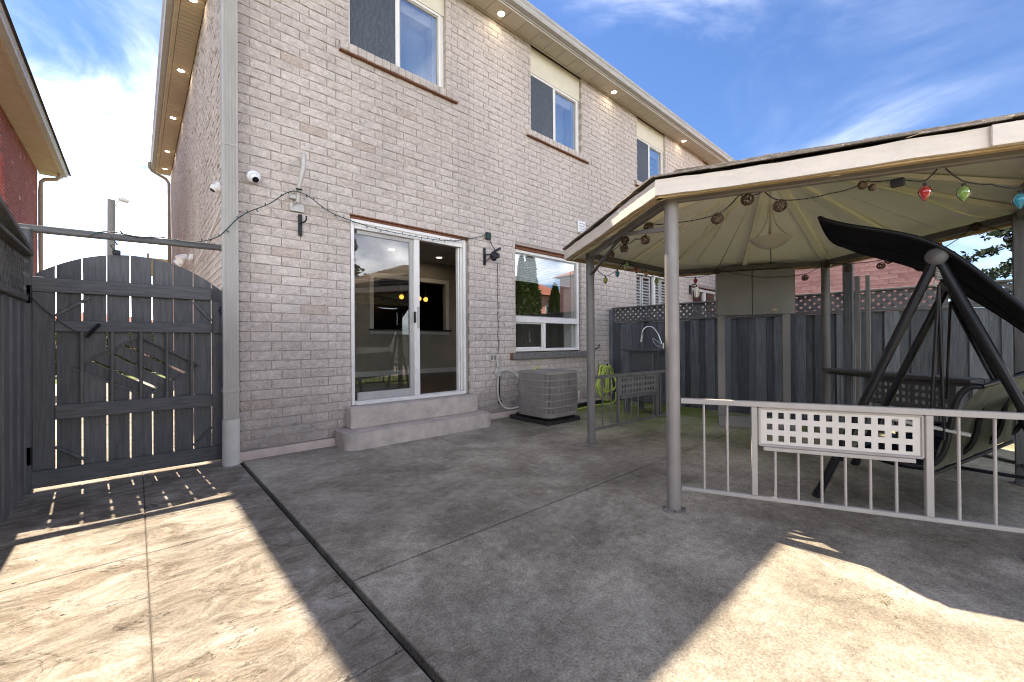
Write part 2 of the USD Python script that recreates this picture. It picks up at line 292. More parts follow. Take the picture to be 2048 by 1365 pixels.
def leaf_mat(name, c1, c2):
    return usdkit.material(stage, '/World/Looks/' + name, {'g': ('geometry', {}), 'n': ('noise_texture', {'scale': 2.5, 'detail': 3.0}), 'mr': ('map_range', {'from_min': .3, 'from_max': .7}), 'mx': ('mix_color', {'a': c1, 'b': c2}), 'rr': ('map_range', {'to_min': .6, 'to_max': 1.4}), 'h': ('hsv', {}),
        'p': ('principled_bsdf', {'roughness': .6, 'specular_ior_level': .3}), 't': ('translucent_bsdf', {}), 'm': ('mix_closure', {'fac': .3})},
        [('g.position', 'n.vector'), ('n.fac', 'mr.value'), ('mr.result', 'mx.fac'), ('g.random_per_island', 'rr.value'), ('rr.result', 'h.value'), ('mx.result', 'h.color'), ('h.color', 'p.base_color'), ('h.color', 't.color'), ('p.BSDF', 'm.closure1'), ('t.BSDF', 'm.closure2')], surface='m.closure')
m_cedar = leaf_mat('cedar_leaf', (.085, .15, .02), (.05, .10, .015))
m_spruce = leaf_mat('spruce_needle', (.045, .075, .04), (.03, .055, .035))
m_grass = leaf_mat('lawn_grass', (.26, .33, .05), (.19, .26, .04))

# poured patio concrete: blotches, speckle, pale scuffs, dark spots, moss towards the fence
m_patio = usdkit.material(stage, '/World/Looks/patio_concrete', {
    'g': ('geometry', {}), 'n1': ('noise_texture', {'scale': 1.15, 'detail': 14.0, 'roughness': .74, 'distortion': .3}), 'n2': ('noise_texture', {'scale': 17.0, 'detail': 10.0, 'roughness': .78}), 'n3': ('noise_texture', {'scale': 95.0, 'detail': 8.0, 'roughness': .85}),
    'n4': ('noise_texture', {'scale': 2.6, 'detail': 14.0, 'roughness': .78, 'distortion': .9}), 'vo': ('voronoi_texture', {'scale': 26.0, 'randomness': 1.0}), 'n5': ('noise_texture', {'scale': 1.9, 'detail': 2.0}), 'n6': ('noise_texture', {'scale': .75, 'detail': 5.0, 'roughness': .6}),
    'r1': ('rgb_ramp', {'ramp': [(.31, (.14, .118, .092)), (.44, (.26, .222, .172)), (.54, (.36, .314, .248)), (.67, (.47, .417, .337))]}),
    'r2': ('map_range', {'from_min': .36, 'from_max': .64, 'to_min': .74, 'to_max': 1.26, 'clamp': True}), 'h2': ('hsv', {}),
    'r3': ('map_range', {'from_min': .36, 'from_max': .64, 'to_min': .46, 'to_max': 1.54, 'clamp': True}), 'h3': ('hsv', {}),
    'r6': ('map_range', {'from_min': .38, 'from_max': .60, 'to_min': .70, 'to_max': 1.16, 'clamp': True}), 'h6': ('hsv', {}),
    'r4': ('map_range', {'from_min': .60, 'from_max': .70, 'to_min': 0.0, 'to_max': .6, 'clamp': True}), 'scuff': ('mix_color', {'b': (.62, .57, .48)}),
    'sp': ('map_range', {'from_min': .10, 'from_max': .17, 'to_min': 1.0, 'to_max': 0.0, 'clamp': True}), 'r5': ('map_range', {'from_min': .56, 'from_max': .62, 'clamp': True}), 'ms': ('math', {'math_type': 'multiply'}), 'ms2': ('math', {'math_type': 'multiply', 'value2': .6}), 'spot': ('mix_color', {'b': (.12, .10, .075)}),
    'sx': ('separate_xyz', {}), 'mx': ('map_range', {'from_min': 2.9, 'from_max': 5.4, 'clamp': True}), 'my': ('map_range', {'from_min': -4.6, 'from_max': -1.2, 'to_min': .25, 'to_max': 1.0, 'clamp': True}), 'mm': ('math', {'math_type': 'multiply'}), 'nm': ('map_range', {'from_min': .33, 'from_max': .54, 'clamp': True}), 'mm2': ('math', {'math_type': 'multiply'}), 'moss': ('mix_color', {'b': (.15, .20, .022)}),
    'b': ('bump', {'strength': .55, 'distance': .006}), 'p': ('principled_bsdf', {'roughness': .86, 'specular_ior_level': .2})},
    [('g.position', x + '.vector') for x in ('n1', 'n2', 'n3', 'n4', 'n5', 'n6', 'vo')] +
    [('n1.fac', 'r1.fac'), ('n2.fac', 'r2.value'), ('r2.result', 'h2.value'), ('r1.color', 'h2.color'), ('n3.fac', 'r3.value'), ('r3.result', 'h3.value'), ('h2.color', 'h6.color'), ('n6.fac', 'r6.value'), ('r6.result', 'h6.value'), ('h6.color', 'scuff.a'), ('n4.fac', 'r4.value'), ('r4.result', 'scuff.fac'), ('scuff.result', 'h3.color'),
     ('vo.distance', 'sp.value'), ('n5.fac', 'r5.value'), ('sp.result', 'ms.value1'), ('r5.result', 'ms.value2'), ('ms.value', 'ms2.value1'), ('ms2.value', 'spot.fac'), ('h3.color', 'spot.a'),
     ('g.position', 'sx.vector'), ('sx.x', 'mx.value'), ('sx.y', 'my.value'), ('mx.result', 'mm.value1'), ('my.result', 'mm.value2'), ('n4.fac', 'nm.value'), ('mm.value', 'mm2.value1'), ('nm.result', 'mm2.value2'), ('mm2.value', 'moss.fac'), ('spot.result', 'moss.a'),
     ('moss.result', 'p.base_color'), ('n3.fac', 'b.height'), ('b.normal', 'p.normal')], surface='p.BSDF')
# stamped concrete: slate-like ridges running diagonally, cream with brown in the hollows
m_stamp = usdkit.material(stage, '/World/Looks/stamped_concrete', {
    'g': ('geometry', {}), 'mp': ('mapping', {'scale': (2.0, 3.3, 1.0), 'rotation': (0, 0, .62)}), 'mp2': ('mapping', {'scale': (.9, 2.0, 1.0), 'rotation': (0, 0, .95), 'location': (3., 1., 0)}),
    'n1': ('noise_texture', {'scale': 1.6, 'detail': 15.0, 'roughness': .80, 'distortion': 1.1}), 'n2': ('noise_texture', {'scale': 1.5, 'detail': 9.0, 'roughness': .60, 'distortion': 1.5}), 'n3': ('noise_texture', {'scale': 95.0, 'detail': 7.0, 'roughness': .8}), 'n4': ('noise_texture', {'scale': 1.2, 'detail': 6.0, 'roughness': .65}),
    'wv': ('math', {'math_type': 'multiply', 'value2': 5.0}), 'fr': ('math', {'math_type': 'fraction'}), 'ct': ('map_range', {'from_min': 0.0, 'from_max': .06, 'to_min': 0.0, 'to_max': 1.0, 'clamp': True}),
    'r1': ('rgb_ramp', {'ramp': [(.28, (.085, .062, .040)), (.42, (.19, .152, .113)), (.53, (.315, .27, .218)), (.66, (.475, .43, .37))]}),
    'r4': ('map_range', {'from_min': .35, 'from_max': .65, 'to_min': .72, 'to_max': 1.22, 'clamp': True}), 'h1': ('hsv', {}), 'r3': ('map_range', {'from_min': .35, 'from_max': .65, 'to_min': .68, 'to_max': 1.3, 'clamp': True}), 'h3': ('hsv', {}),
    'cr': ('mix_color', {'a': (.040, .028, .018)}), 'hs': ('math', {'math_type': 'multiply_add', 'value2': .5}), 'ha': ('math', {'math_type': 'multiply_add', 'value2': .10}),
    'b': ('bump', {'strength': .9, 'distance': .018}), 'p': ('principled_bsdf', {'roughness': .74, 'specular_ior_level': .28})},
    [('g.position', 'mp.vector'), ('g.position', 'mp2.vector'), ('mp.vector', 'n1.vector'), ('mp2.vector', 'n2.vector'), ('g.position', 'n3.vector'), ('g.position', 'n4.vector'),
     ('n2.fac', 'wv.value1'), ('wv.value', 'fr.value1'), ('fr.value', 'ct.value'), ('n1.fac', 'r1.fac'), ('n4.fac', 'r4.value'), ('r4.result', 'h1.value'), ('r1.color', 'h1.color'), ('n3.fac', 'r3.value'), ('r3.result', 'h3.value'), ('h1.color', 'h3.color'),
     ('ct.result', 'cr.fac'), ('h3.color', 'cr.b'), ('cr.result', 'p.base_color'), ('fr.value', 'hs.value1'), ('n1.fac', 'hs.value3'), ('n3.fac', 'ha.value1'), ('hs.value', 'ha.value3'), ('ha.value', 'b.height'), ('b.normal', 'p.normal')], surface='p.BSDF')

# ---------------------------------------------------------------- setting: ground
sheet = lambda x0, x1, y0, y1, z: (V([[x0, y0, z], [x1, y0, z], [x1, y1, z], [x0, y1, z]], float), V([[0, 1, 2, 3]]))
struct('ground', sheet(-600, 600, -600, 600, -.10), M('earth', (.12, .13, .06), (.09, .10, .045), scale=.3, rough=.95))
struct('lawn', sheet(2.2, 26, -16, -5.42, -.012), m_grass)
struct('rear_paving', sheet(2.2, 14, -13.9, -8.3, -.006), m_stamp)
struct('joint_bed', sheet(-1.45, 7.2, -12.4, 14.5, -.046), m_soil)
patio = struct('patio', sheet(.0, 6.2, -5.4, 0.0, -.040), m_soil)
XS, YS = [.016, 1.8745, 4.02, 6.14], [-5.38, -2.722, -.004]
for j in range(2): part(patio, 'slab', bx(.019, 2.19, -5.39 - 3.3 * (j + 1), -5.387 - 3.3 * j, -.09, 0, .004), m_patio)
for i in range(3):
    for j in range(2):
        gx = .003 if i == 0 else .0035
        part(patio, 'slab', bx(XS[i] + (0 if i == 0 else .003), XS[i + 1] - .004, YS[j] + .006, YS[j + 1] - .006, -.09, 0, .004), m_patio)
path = struct('stamped_path', sheet(-1.42, -.013, -12, 14, -.009), M('joint_tan', (.10, .08, .06), (.06, .05, .04), scale=20, rough=.95))
xs, ys = [-1.42, -.688, -.012], [-5.39, -3.28, -1.722, .10, 2.2, 4.4, 6.6, 8.8, 11, 13.2]
for i in range(2):
    for j in range(len(ys) - 1):
        part(path, 'stamped_slab', bx(xs[i] + .0018, xs[i + 1] - .0018, ys[j] + .0018, ys[j + 1] - .0018, -.05, -.001, .004), m_stamp)
struct('side_yard', sheet(-2.7, -1.43, -6, 13.5, -.02), M('side_gravel', (.42, .38, .33), (.33, .30, .26), scale=40, rough=.95))
struct('street', sheet(-60, 60, 22, 30, -.06), M('asphalt', (.06, .06, .06), rough=.9))
struct('front_lawn', sheet(-40, 40, 13.6, 21.5, -.05), m_grass)

# ---------------------------------------------------------------- bricks
CH, BL = 0.0952, 0.271
def brick_cells(u0, u1, z0, z1, holes, jt=.010, offs=.093, CH=CH, BL=BL):
    """Running bond cut round the holes (u0, u1, z0, z1): list of (ua, ub, za, zb)."""
    out = []; k = 0; z = z0
    while z < z1 - .02:
        zt = min(z + CH, z1); cut = [u0] + list(np.arange(u0 + (BL if k % 2 == 0 else offs), u1 - .03, BL)) + [u1]
        for a, b in zip(cut[:-1], cut[1:]):
            segs = [(a + jt / 2 if a > u0 else a, b - jt / 2 if b < u1 else b)]
            za, zb = z + jt / 2, zt - jt / 2
            for h in holes:
                if zb <= h[2] + .012 or za >= h[3] - .012: continue
                ns = []
                for s in segs:
                    if s[1] <= h[0] or s[0] >= h[1]: ns.append(s); continue
                    if s[0] < h[0]: ns.append((s[0], h[0]))
                    if s[1] > h[1]: ns.append((h[1], s[1]))
                segs = ns
            out += [(p, q, za, zb) for p, q in segs if q - p > .012]
        z += CH; k += 1
    return out
def brick_mesh(c, depth, fn, fine, rough=.0045):
    ua, ub, za, zb = c
    nx, nz = (6, 4) if fine else (2, 2)
    U, Z = np.meshgrid(np.linspace(ua, ub, nx), np.linspace(za, zb, nz), indexing='ij')
    Dp = rng.normal(0, rough * .55, U.shape) + rng.normal(0, .0012)
    if fine:
        Dp[[0, -1], :] -= rough * .8; Dp[:, [0, -1]] -= rough * .8
        U[1:-1] += rng.normal(0, .004, U[1:-1].shape); Z[:, 1:-1] += rng.normal(0, .002, Z[:, 1:-1].shape)
    F = np.stack([U, Z, Dp], -1); Bk = np.stack([U, Z, np.full(U.shape, -depth)], -1)
    v, f = grid(F); n = len(v); ring = [(i, 0) for i in range(nx)] + [(nx - 1, j) for j in range(1, nz)] + [(i, nz - 1) for i in range(nx - 2, -1, -1)] + [(0, j) for j in range(nz - 2, 0, -1)]
    rv = V([Bk[i, j] for i, j in ring]); fi = [i * nz + j for i, j in ring]; L = len(ring)
    sf = []
    for k in range(L):
        k2 = (k + 1) % L; sf += [[fi[k], fi[k2], n + k2], [fi[k], n + k2, n + k]]
    return fn(np.vstack([v, rv])), np.vstack([f, V(sf)])
def seen(c, fn):
    """Angular size from the photograph's viewpoint (used only to choose which bricks are single parts)."""
    ua, ub, za, zb = c; q = fn(V([[ua, za, 0], [ub, za, 0], [ua, zb, 0]])); d = q[0] - CAM; D = np.linalg.norm(d)
    n = np.cross(q[1] - q[0], q[2] - q[0]); s = abs(n @ d) / D ** 3
    ok = d @ FW > .3 and abs(d @ RT) < 1.25 * (d @ FW) and abs(d @ UP) < .84 * (d @ FW)
    return s if ok else 0
def brickwork(parent, cells, depth, fn, mat, n_single=300, fine_all=False, rough=.0045):
    order = sorted(cells, key=lambda c: -seen(c, fn))
    for c in order[:n_single]: part(parent, 'brick', brick_mesh(c, depth, fn, True, rough), mat, smooth=50)
    if order[n_single:]:
        ms = [brick_mesh(c, depth, fn, fine_all and seen(c, fn) > 0, rough) for c in order[n_single:]]
        part(parent, 'brickwork', ms, mat, smooth=50, kind='stuff')

# ---------------------------------------------------------------- the house
house = thing('brick_house', 'two-storey semi-detached house of pale pinkish brick with tan soffits and sliding door', 'house', (0, 0, 0))
HX, HY, HS = 14.6, 10.1, 5.86
OP = dict(door=(1.052, 2.70, .40, 2.565), kit=(3.572, 5.205, .945, 2.61), u1=(1.050, 2.352, 4.455, HS), u2=(3.940, 5.228, 4.465, HS), u3=(7.085, 8.308, 4.475, HS), u4=(10.3, 11.6, 4.475, HS), base=(4.94, 5.14, .0, .25), shut=(7.02, 8.72, .95, 2.62), door2=(9.64, 11.3, .40, 2.50))
holes = list(OP.values())
poly = sbox(.013, .085, HX, HS).difference(unary_union([sbox(a - .0, c, b, d + (.1 if d == HS else 0)) for a, b, c, d in holes]))
rear = part(house, 'wall', ext(poly, .093, XZ(.010)), m_mortar)
rearfn = lambda q: np.stack([q[:, 0], -q[:, 2], q[:, 1]], 1)
cells = brick_cells(0, HX, .085, HS, [(a - .0, b + .0, c, d) for a, b, c, d in holes])
cells = [(a + (.0), b, c, d) for a, b, c, d in cells]
def grow(c):  # brick ends stand 3 mm proud of the reveals
    a, b, z0, z1 = c
    for h in holes:
        if z1 > h[2] and z0 < h[3]:
            if abs(b - h[0]) < 1e-6: b = h[0] + .003
            if abs(a - h[1]) < 1e-6: a = h[1] - .003
    return a, b, z0, z1
cells = [grow(c) for c in cells]
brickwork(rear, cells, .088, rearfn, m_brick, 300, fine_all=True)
side = part(house, 'wall', bx(.013, .10, .104, HY, .0, HS), m_mortar)
sidefn = lambda q: np.stack([-q[:, 2], q[:, 0], q[:, 1]], 1)
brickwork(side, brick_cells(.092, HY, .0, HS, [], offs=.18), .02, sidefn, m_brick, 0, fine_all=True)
part(house, 'wall', [bx(0, HX, HY, HY + .1, 0, HS), bx(HX, HX + .1, 0, HY + .1, 0, HS)], m_mortar)
curb_pts = np.linspace(0, HX, 90)
cv, cf = bx(-.012, .90, -.030, .012, -.02, .082, .008)
part(house, 'curb', bx(2.80, 6.0, -.030, .012, -.02, .082, .008), m_curb)
part(house, 'curb', (cv, cf), m_curb, label='painted pinkish concrete curb at the foot of the wall')
part(house, 'curb', bx(-.03, .013, .012, HY, -.02, .06), m_curb)

# soffits, fascias, gutters
OV = .32
rs = part(house, 'soffit', bx(-.02, HX + .4, -OV + .01, .0, HS + .012, HS + .03), m_slot)
x = -.02
while x < HX + .3:
    part(rs, 'soffit_panel', bx(x + .003, x + .297, -OV + .03, -.004, HS, HS + .010, .0025), m_soffit); x += .30
ls = part(house, 'soffit', bx(-OV + .01, .0, .0, HY + .3, HS + .012, HS + .03), m_slot)
y = .0
while y < HY + .25:
    part(ls, 'soffit_panel', [bx(-OV + .06, -.004, y + .003, y + .098, HS, HS + .010, .004)], m_tan); y += .101
part(house, 'trim', [bx(-OV, -OV + .055, -OV, HY + .3, HS - .012, HS + .012, .004)], m_tan)
part(house, 'trim', [bx(-OV + .055, HX + .4, -OV + .0, -OV + .028, HS - .014, HS + .010, .004), bx(.0, HX, -.030, -.006, HS - .016, HS - .002, .003)], m_soffit)
def kgutter(p0, p1, out, mat):
    """K-style gutter with fascia behind it: profile (distance out, height) swept from p0 to p1."""
    prof = [(0, 0), (.004, .0), (.070, .004), (.085, .035), (.082, .060), (.105, .085), (.108, .112), (.096, .116), (.094, .108), (.088, .106), (.07, .07), (0, .06)]
    p0, p1, out = V(p0, float), V(p1, float), V(out, float)
    P = V([[p + out * a + V([0, 0, b]) for a, b in prof] for p in (p0, p1)]); return grid(P)
part(house, 'fascia', [bx(-OV - .001, HX + .4, -OV - .012, -OV, HS + .011, HS + .15)], m_alu)
part(house, 'fascia', [bx(-OV - .012, -OV, -OV, HY + .3, HS + .013, HS + .15)], m_tan_dark)
part(house, 'gutter', kgutter((-OV - .08, -OV - .012, HS + .035), (HX + .4, -OV - .012, HS + .035), (0, -1, 0), m_alu), m_alu, label='grey gutter along the rear eave')
part(house, 'gutter', kgutter((-OV - .012, HY + .3, HS + .035), (-OV - .012, -OV - .08, HS + .035), (-1, 0, 0), m_tan_dark), m_alu)
rz, rr = HS + .14, 2.3
a, b, c, d = (-OV - .05, -OV - .05), (HX + .45, -OV - .05), (HX + .45, HY + .35), (-OV - .05, HY + .35)
rp = V([[*a, rz], [*b, rz], [*c, rz], [*d, rz], [5.0, 5.0, rz + rr], [HX - 4.6, 5.0, rz + rr]])
part(house, 'roof', (rp, V([[0, 1, 5], [0, 5, 4], [1, 2, 5], [2, 3, 4], [2, 4, 5], [3, 0, 4], [0, 2, 1], [0, 3, 2]])), m_roof)
def pot(parent, x, y, z, r=.048):
    p = part(parent, 'soffit_light', lathe([(r * 1.35, 0), (r * 1.35, -.006), (r * 1.02, -.009), (r, -.002)], (x, y, z)), m_rim, smooth=40)
    part(p, 'lens', lathe([(r, -.003), (.001, -.004)], (x, y, z)), m_glow)
for x, y in [(-.137, .5), (-.139, 2.48), (-.141, 4.47), (-.145, 6.49), (-.146, 8.51), (-.14, 9.85)]: pot(house, x, y, HS)
for x in (.35, 3.19, 6.02, 8.9, 11.7): pot(house, x, -.155, HS)

# downspouts
def downspout(p, pts, w, h, mat, name='downspout'):
    return part(house, name, [bar(a, b, w, h, up=(0, 1, 0), b=.004) for a, b in zip(pts[:-1], pts[1:])], mat)
dsx, dsy = -.082, -.075
prof = []
n = 24
for k in range(n):
    a = k / n
    prof.append(a)
rect = sbox(-.062, -.042, .062, .042)
grooves = unary_union([sbox(q - .006, -.046, q + .006, -.038) for q in (-.036, -.012, .012, .036)])
shape = rect.buffer(-.006).buffer(.006).difference(grooves)
zmap = lambda z0: (lambda v: np.stack([dsx + v[:, 0], dsy + v[:, 1], z0 + v[:, 2]], 1))
ds = part(house, 'downspout', ext(shape, 5.47, zmap(.40)), m_alu_light, label='light grey ribbed downspout at the house corner')
part(ds, 'strap', bx(dsx - .067, dsx + .067, dsy - .047, dsy + .047, .665, .705, .003), m_alu_light)
part(ds, 'strap', bx(dsx - .065, dsx + .065, dsy - .045, dsy + .045, 2.93, 2.95, .002), m_alu_light)
part(ds, 'drain_sleeve', [lathe([(.056, 0), (.068, .0), (.070, .02), (.070, .425), (.064, .425), (.062, .02)], (dsx, dsy - .012, -.005), 28)], m_pvc, smooth=40, label='white plastic pipe sleeve under the downspout')
part(house, 'downspout', [tube([(-.45, 9.7, HS + .03), (-.45, 9.7, HS - .10), (-.40, 9.72, HS - .17), (-.12, 9.78, HS - .30), (-.06, 9.8, HS - .40), (-.055, 9.8, 1.0), (-.055, 9.8, .1)], .038, 8)], m_tan_dark, smooth=50)
porch = part(house, 'porch_soffit', [bx(-.46, -.02, 10.4, 14.0, 3.46, 3.50), bx(-.5, -.46, 10.4, 14.0, 3.44, 3.62)], m_tan)
pot(house, -.22, 11.3, 3.46)

# windows
def glazing(parent, x0, x1, z0, z1, y, mt=None): part(parent, 'pane', (V([[x0, y, z0], [x1, y, z0], [x1, y, z1], [x0, y, z1]]), V([[0, 1, 2, 3]])), mt or m_glass)
def ring(x0, x1, z0, z1, w, y0, y1, wb=None):
    wb = wb or w
    return [bx(x0, x0 + w, y0, y1, z0, z1, .003), bx(x1 - w, x1, y0, y1, z0, z1, .003), bx(x0 + w, x1 - w, y0 + .001, y1, z1 - w, z1, .003), bx(x0 + w, x1 - w, y0 + .001, y1, z0, z0 + wb, .003)]
def sill_bricks(w, x0, x1, zt):
    n = max(3, int(round((x1 - x0) / .097))); s = (x1 - x0) / n
    for k in range(n):
        a = x0 + k * s; v, f = bx(a + .004, a + s - .004, -.052 + rng.normal(0, .0015), .08, zt - .098, zt, .004)
        v = v + rng.normal(0, .0012, v.shape); v[:, 2] -= np.maximum(0, -(v[:, 1])) * .10 * (v[:, 2] > zt - .05)
        part(w, 'sill_brick', (v, f), m_brick)
    part(w, 'sill_bed', bx(x0 + .004, x1 - .004, -.044, .078, zt - .094, zt - .008), m_mortar)
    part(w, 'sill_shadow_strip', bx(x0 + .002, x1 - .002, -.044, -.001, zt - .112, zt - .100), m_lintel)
def upper_window(o, zt, curtain=False):
    x0, x1, z0 = o[0] + .002, o[1] - .05, o[2] + .004
    w = part(house, 'window', ring(x0, x1, z0, zt, .035, .055, .115) + [bx((x0 + x1) / 2 - .028, (x0 + x1) / 2 + .028, .060, .110, z0 + .035, zt - .035, .003)], m_vinyl)
    part(w, 'frame', [bx(x1, o[1] - .004, .07, .11, z0, zt)], m_vinyl)
    xm = (x0 + x1) / 2
    part(w, 'insect_screen', bx(x0 + .03, xm - .024, .066, .068, z0 + .03, zt - .03), m_screen)
    glazing(w, x0 + .03, xm - .02, z0 + .03, zt - .03, .085, m_glass_coated); glazing(w, xm + .02, x1 - .03, z0 + .03, zt - .03, .09, m_glass_sky)
    part(w, 'sash', ring(xm + .026, x1 - .034, z0 + .034, zt - .034, .016, .072, .088), m_alu)
    part(house, 'panel', bx(o[0] + .002, o[1] - .002, .050, .095, zt + .002, HS + .01), m_panel, label='cream panel between the window and the soffit')
    zb = zt - .05
    for k in range(7): part(w, 'blind_slat', bx(x0 + .05, x1 - .05, .135, .160, zb - .020 * k - .016, zb - .020 * k, .0), m_blind)
    part(w, 'sheer', (V([[xm + .02, .30, z0], [x1, .30, z0], [x1, .30, zt], [xm + .02, .30, zt]]), V([[0, 1, 2, 3]])), m_sheer)
    part(w, 'jamb', [bx(x1 - .10, x1 - .02, .12, .28, z0, zt), bx(x0, x1, .12, .28, z0 - .01, z0 + .012)], m_trimw)
    if curtain:
        n = 40; X = np.linspace(x0 + .03, x1 - .05, n); P = np.stack([np.stack([X, .21 + .018 * np.sin(X * 55), np.full(n, z)], -1) for z in (z0 + .02, zt - .06)])
        part(w, 'curtain', grid(P), M('lace_curtain', (.50, .54, .56), (.25, .28, .31), scale=14, rough=.9, lo=.45, hi=.55))
    sill_bricks(w, o[0] - .112, o[1] + .155, o[2] + .002)
    return w
upper_window(OP['u1'], 5.49); upper_window(OP['u2'], 5.455); upper_window(OP['u3'], 5.47, True); upper_window(OP['u4'], 5.47)
part(house, 'upper_room', [bx(.3, HX - .3, .9, .95, 3.2, 5.8), bx(.3, HX - .3, .2, .9, 3.2, 3.25), bx(.3, HX - .3, .2, .9, 5.75, 5.8)], m_dark)

# kitchen window: big fixed pane over two small sliders
o = OP['kit']; x0, x1, z0, z1 = o[0] + .003, 5.17, .965, 2.555
w = part(house, 'window', ring(x0, x1, z0, z1, .045, .050, .115) + [bx(x0 + .045, x1 - .045, .045, .112, 1.425, 1.515, .004), bx(4.245, 4.300, .052, .108, z0 + .045, 1.425, .003)], m_vinyl)
glazing(w, x0 + .04, x1 - .04, 1.51, z1 - .04, .085, m_glass_coated); glazing(w, x0 + .04, 4.25, z0 + .04, 1.43, .085); glazing(w, 4.295, x1 - .04, z0 + .04, 1.43, .080)
part(w, 'sash', ring(x0 + .046, 4.244, z0 + .046, 1.424, .022, .070, .084), m_vinyl)
part(w, 'sash', ring(x0 + .046, x1 - .046, 1.516, z1 - .046, .014, .068, .084), m_alu)
part(w, 'sill', bx(3.462, 5.43, -.062, .085, .845, .943, .008), m_sill, label='dark weathered concrete sill')
part(w, 'sill_cap', bx(3.455, 3.4615, -.058, .03, .848, .940, .002), m_lintel)
part(w, 'lintel', [bx(3.575, 5.203, -.004, .05, 2.600, 2.612), bx(3.575, 5.203, .03, .10, 2.556, 2.599)], m_lintel)
for k in range(15): part(w, 'blind_slat', bx(x0 + .06, x1 - .14, .135, .165, 2.50 - .028 * k - .024, 2.50 - .028 * k), m_blind)
part(w, 'jamb', [bx(x1 - .13, x1 - .02, .12, .30, z0, z1)], m_trimw)
# basement window
w = part(house, 'window', ring(4.945, 5.135, .01, .245, .03, .02, .07), m_vinyl, label='small white basement window behind the condenser'); glazing(w, 4.97, 5.11, .035, .22, .05)
# shuttered window beyond the fence
x0, x1, z0, z1 = 7.025, 8.71, .96, 2.60
w = part(house, 'window', ring(x0, x1, z0, z1, .05, .05, .115) + [bx(7.83, 7.88, .052, .11, z0 + .05, z1 - .05)], m_vinyl, label='window with white plantation shutters beyond the fence')
glazing(w, x0 + .04, x1 - .04, z0 + .04, z1 - .04, .09)
for a, b in ((7.09, 7.44), (7.47, 7.82), (7.90, 8.25), (8.28, 8.63)):
    part(w, 'shutter_frame', ring(a, b, 1.0, 2.55, .045, .14, .165), m_blind)
    for k in range(22):
        zz = 1.07 + k * .065; part(w, 'louver', bar((a + .05, .152, zz), (b - .05, .152, zz), .052, .008, up=(0, -.75, .66), b=0), m_blind)
x0, x1, z0, z1 = 9.66, 11.28, .42, 2.47
w = part(house, 'door', ring(x0, x1, z0, z1, .07, .04, .11) + [bx(10.42, 10.52, .045, .105, z0 + .07, z1 - .07)], m_vinyl, label='neighbouring unit patio door beyond the fence')
glazing(w, x0 + .06, x1 - .06, z0 + .06, z1 - .06, .08)
part(house, 'lintel', bx(9.64, 11.3, -.003, .04, 2.488, 2.502), m_lintel)

# sliding patio door
x0, x1, z0, z1 = 1.062, 2.640, .410, 2.515
door = part(house, 'sliding_door', ring(x0, x1, z0, z1, .038, -.004, .105, .040) + [bx(x0 + .038, x1 - .038, .012, .10, z1 - .10, z1 - .038, .003)], m_vinyl, label='white sliding patio door with a fixed left panel')
part(door, 'sash', ring(x0 + .040, 1.865, z0 + .042, z1 - .102, .048, .045, .080, .09)[1:], m_alu, label='grey inner sash of the left panel')
part(door, 'sash', bx(1.862, 1.935, .010, .050, z0 + .042, z1 - .102, .004), m_vinyl)
part(door, 'track', [bx(2.575, 2.600, .03, .09, z0 + .042, z1 - .102, .003), bx(2.545, 2.568, .045, .10, z0 + .042, z1 - .102, .003)], m_vinyl)
part(door, 'threshold', [bx(x0 + .04, x1 - .04, -.02, .035, z0 - .004, z0 + .03, .004), bx(1.94, 2.545, .04, .10, z0 + .03, z0 + .042)], m_vinyl)
glazing(door, x0 + .04, 1.845, z0 + .12, z1 - .14, .062)
part(door, 'handle', [bx(1.846, 1.868, -.012, .012, 1.36, 1.50, .004)], m_slot); part(door, 'handle', bx(1.898, 1.914, -.014, .012, 1.30, 1.56, .004), m_galv)
part(door, 'lintel', [bx(1.055, 2.697, -.005, .05, 2.553, 2.566), bx(1.055, 2.697, .02, .10, 2.517, 2.552)], m_lintel)
part(door, 'jamb', bx(2.642, 2.696, .03, .10, .41, 2.515), m_mortar)

# kitchen and dining room behind the door
IF, IC, IY = .45, 2.90, 3.356
part(house, 'interior_floor', bx(.15, 8.95, .108, 6.2, IF - .05, IF), m_floor)
part(house, 'interior_ceiling', bx(.15, 8.95, .108, 6.2, IC, IC + .05), m_ceilw)
iw = part(house, 'interior_wall', ext(sbox(.15, IF, 8.95, IC).difference(sbox(2.80, 1.38, 4.50, 2.44)), .11, XZ(IY)), m_int)
part(iw, 'casing', ring(2.71, 4.59, 1.30, 2.53, .09, IY - .018, IY - .001), m_trimw)
part(iw, 'counter', bx(2.70, 4.60, IY - .10, IY + .22, 1.375, 1.40, .004), m_dcab)
part(house, 'baseboard', [bx(.15, 8.6, IY - .018, IY - .001, IF, IF + .10, .004)], m_trimw)
part(house, 'interior_wall', [bx(.11, .15, .11, 6.2, IF, IC), bx(8.95, 9.0, .126, 6.2, IF, IC), bx(.15, 8.6, 6.2, 6.25, IF, IC)], m_int)
part(house, 'interior_wall', [bx(.10, 1.05, .106, .125, IF - .4, IC), bx(2.72, 3.565, .106, .125, IF - .4, IC), bx(5.215, 7.015, .106, .125, IF - .4, IC), bx(7.015, 8.73, .106, .125, IF - .4, .95), bx(7.015, 8.73, .106, .125, 2.63, IC), bx(8.73, 8.95, .106, .125, IF - .4, IC), bx(1.05, 2.72, .106, .125, 2.57, IC), bx(3.565, 5.215, .106, .125, 2.62, IC), bx(3.565, 5.215, .106, .125, IF, .94)], m_int)
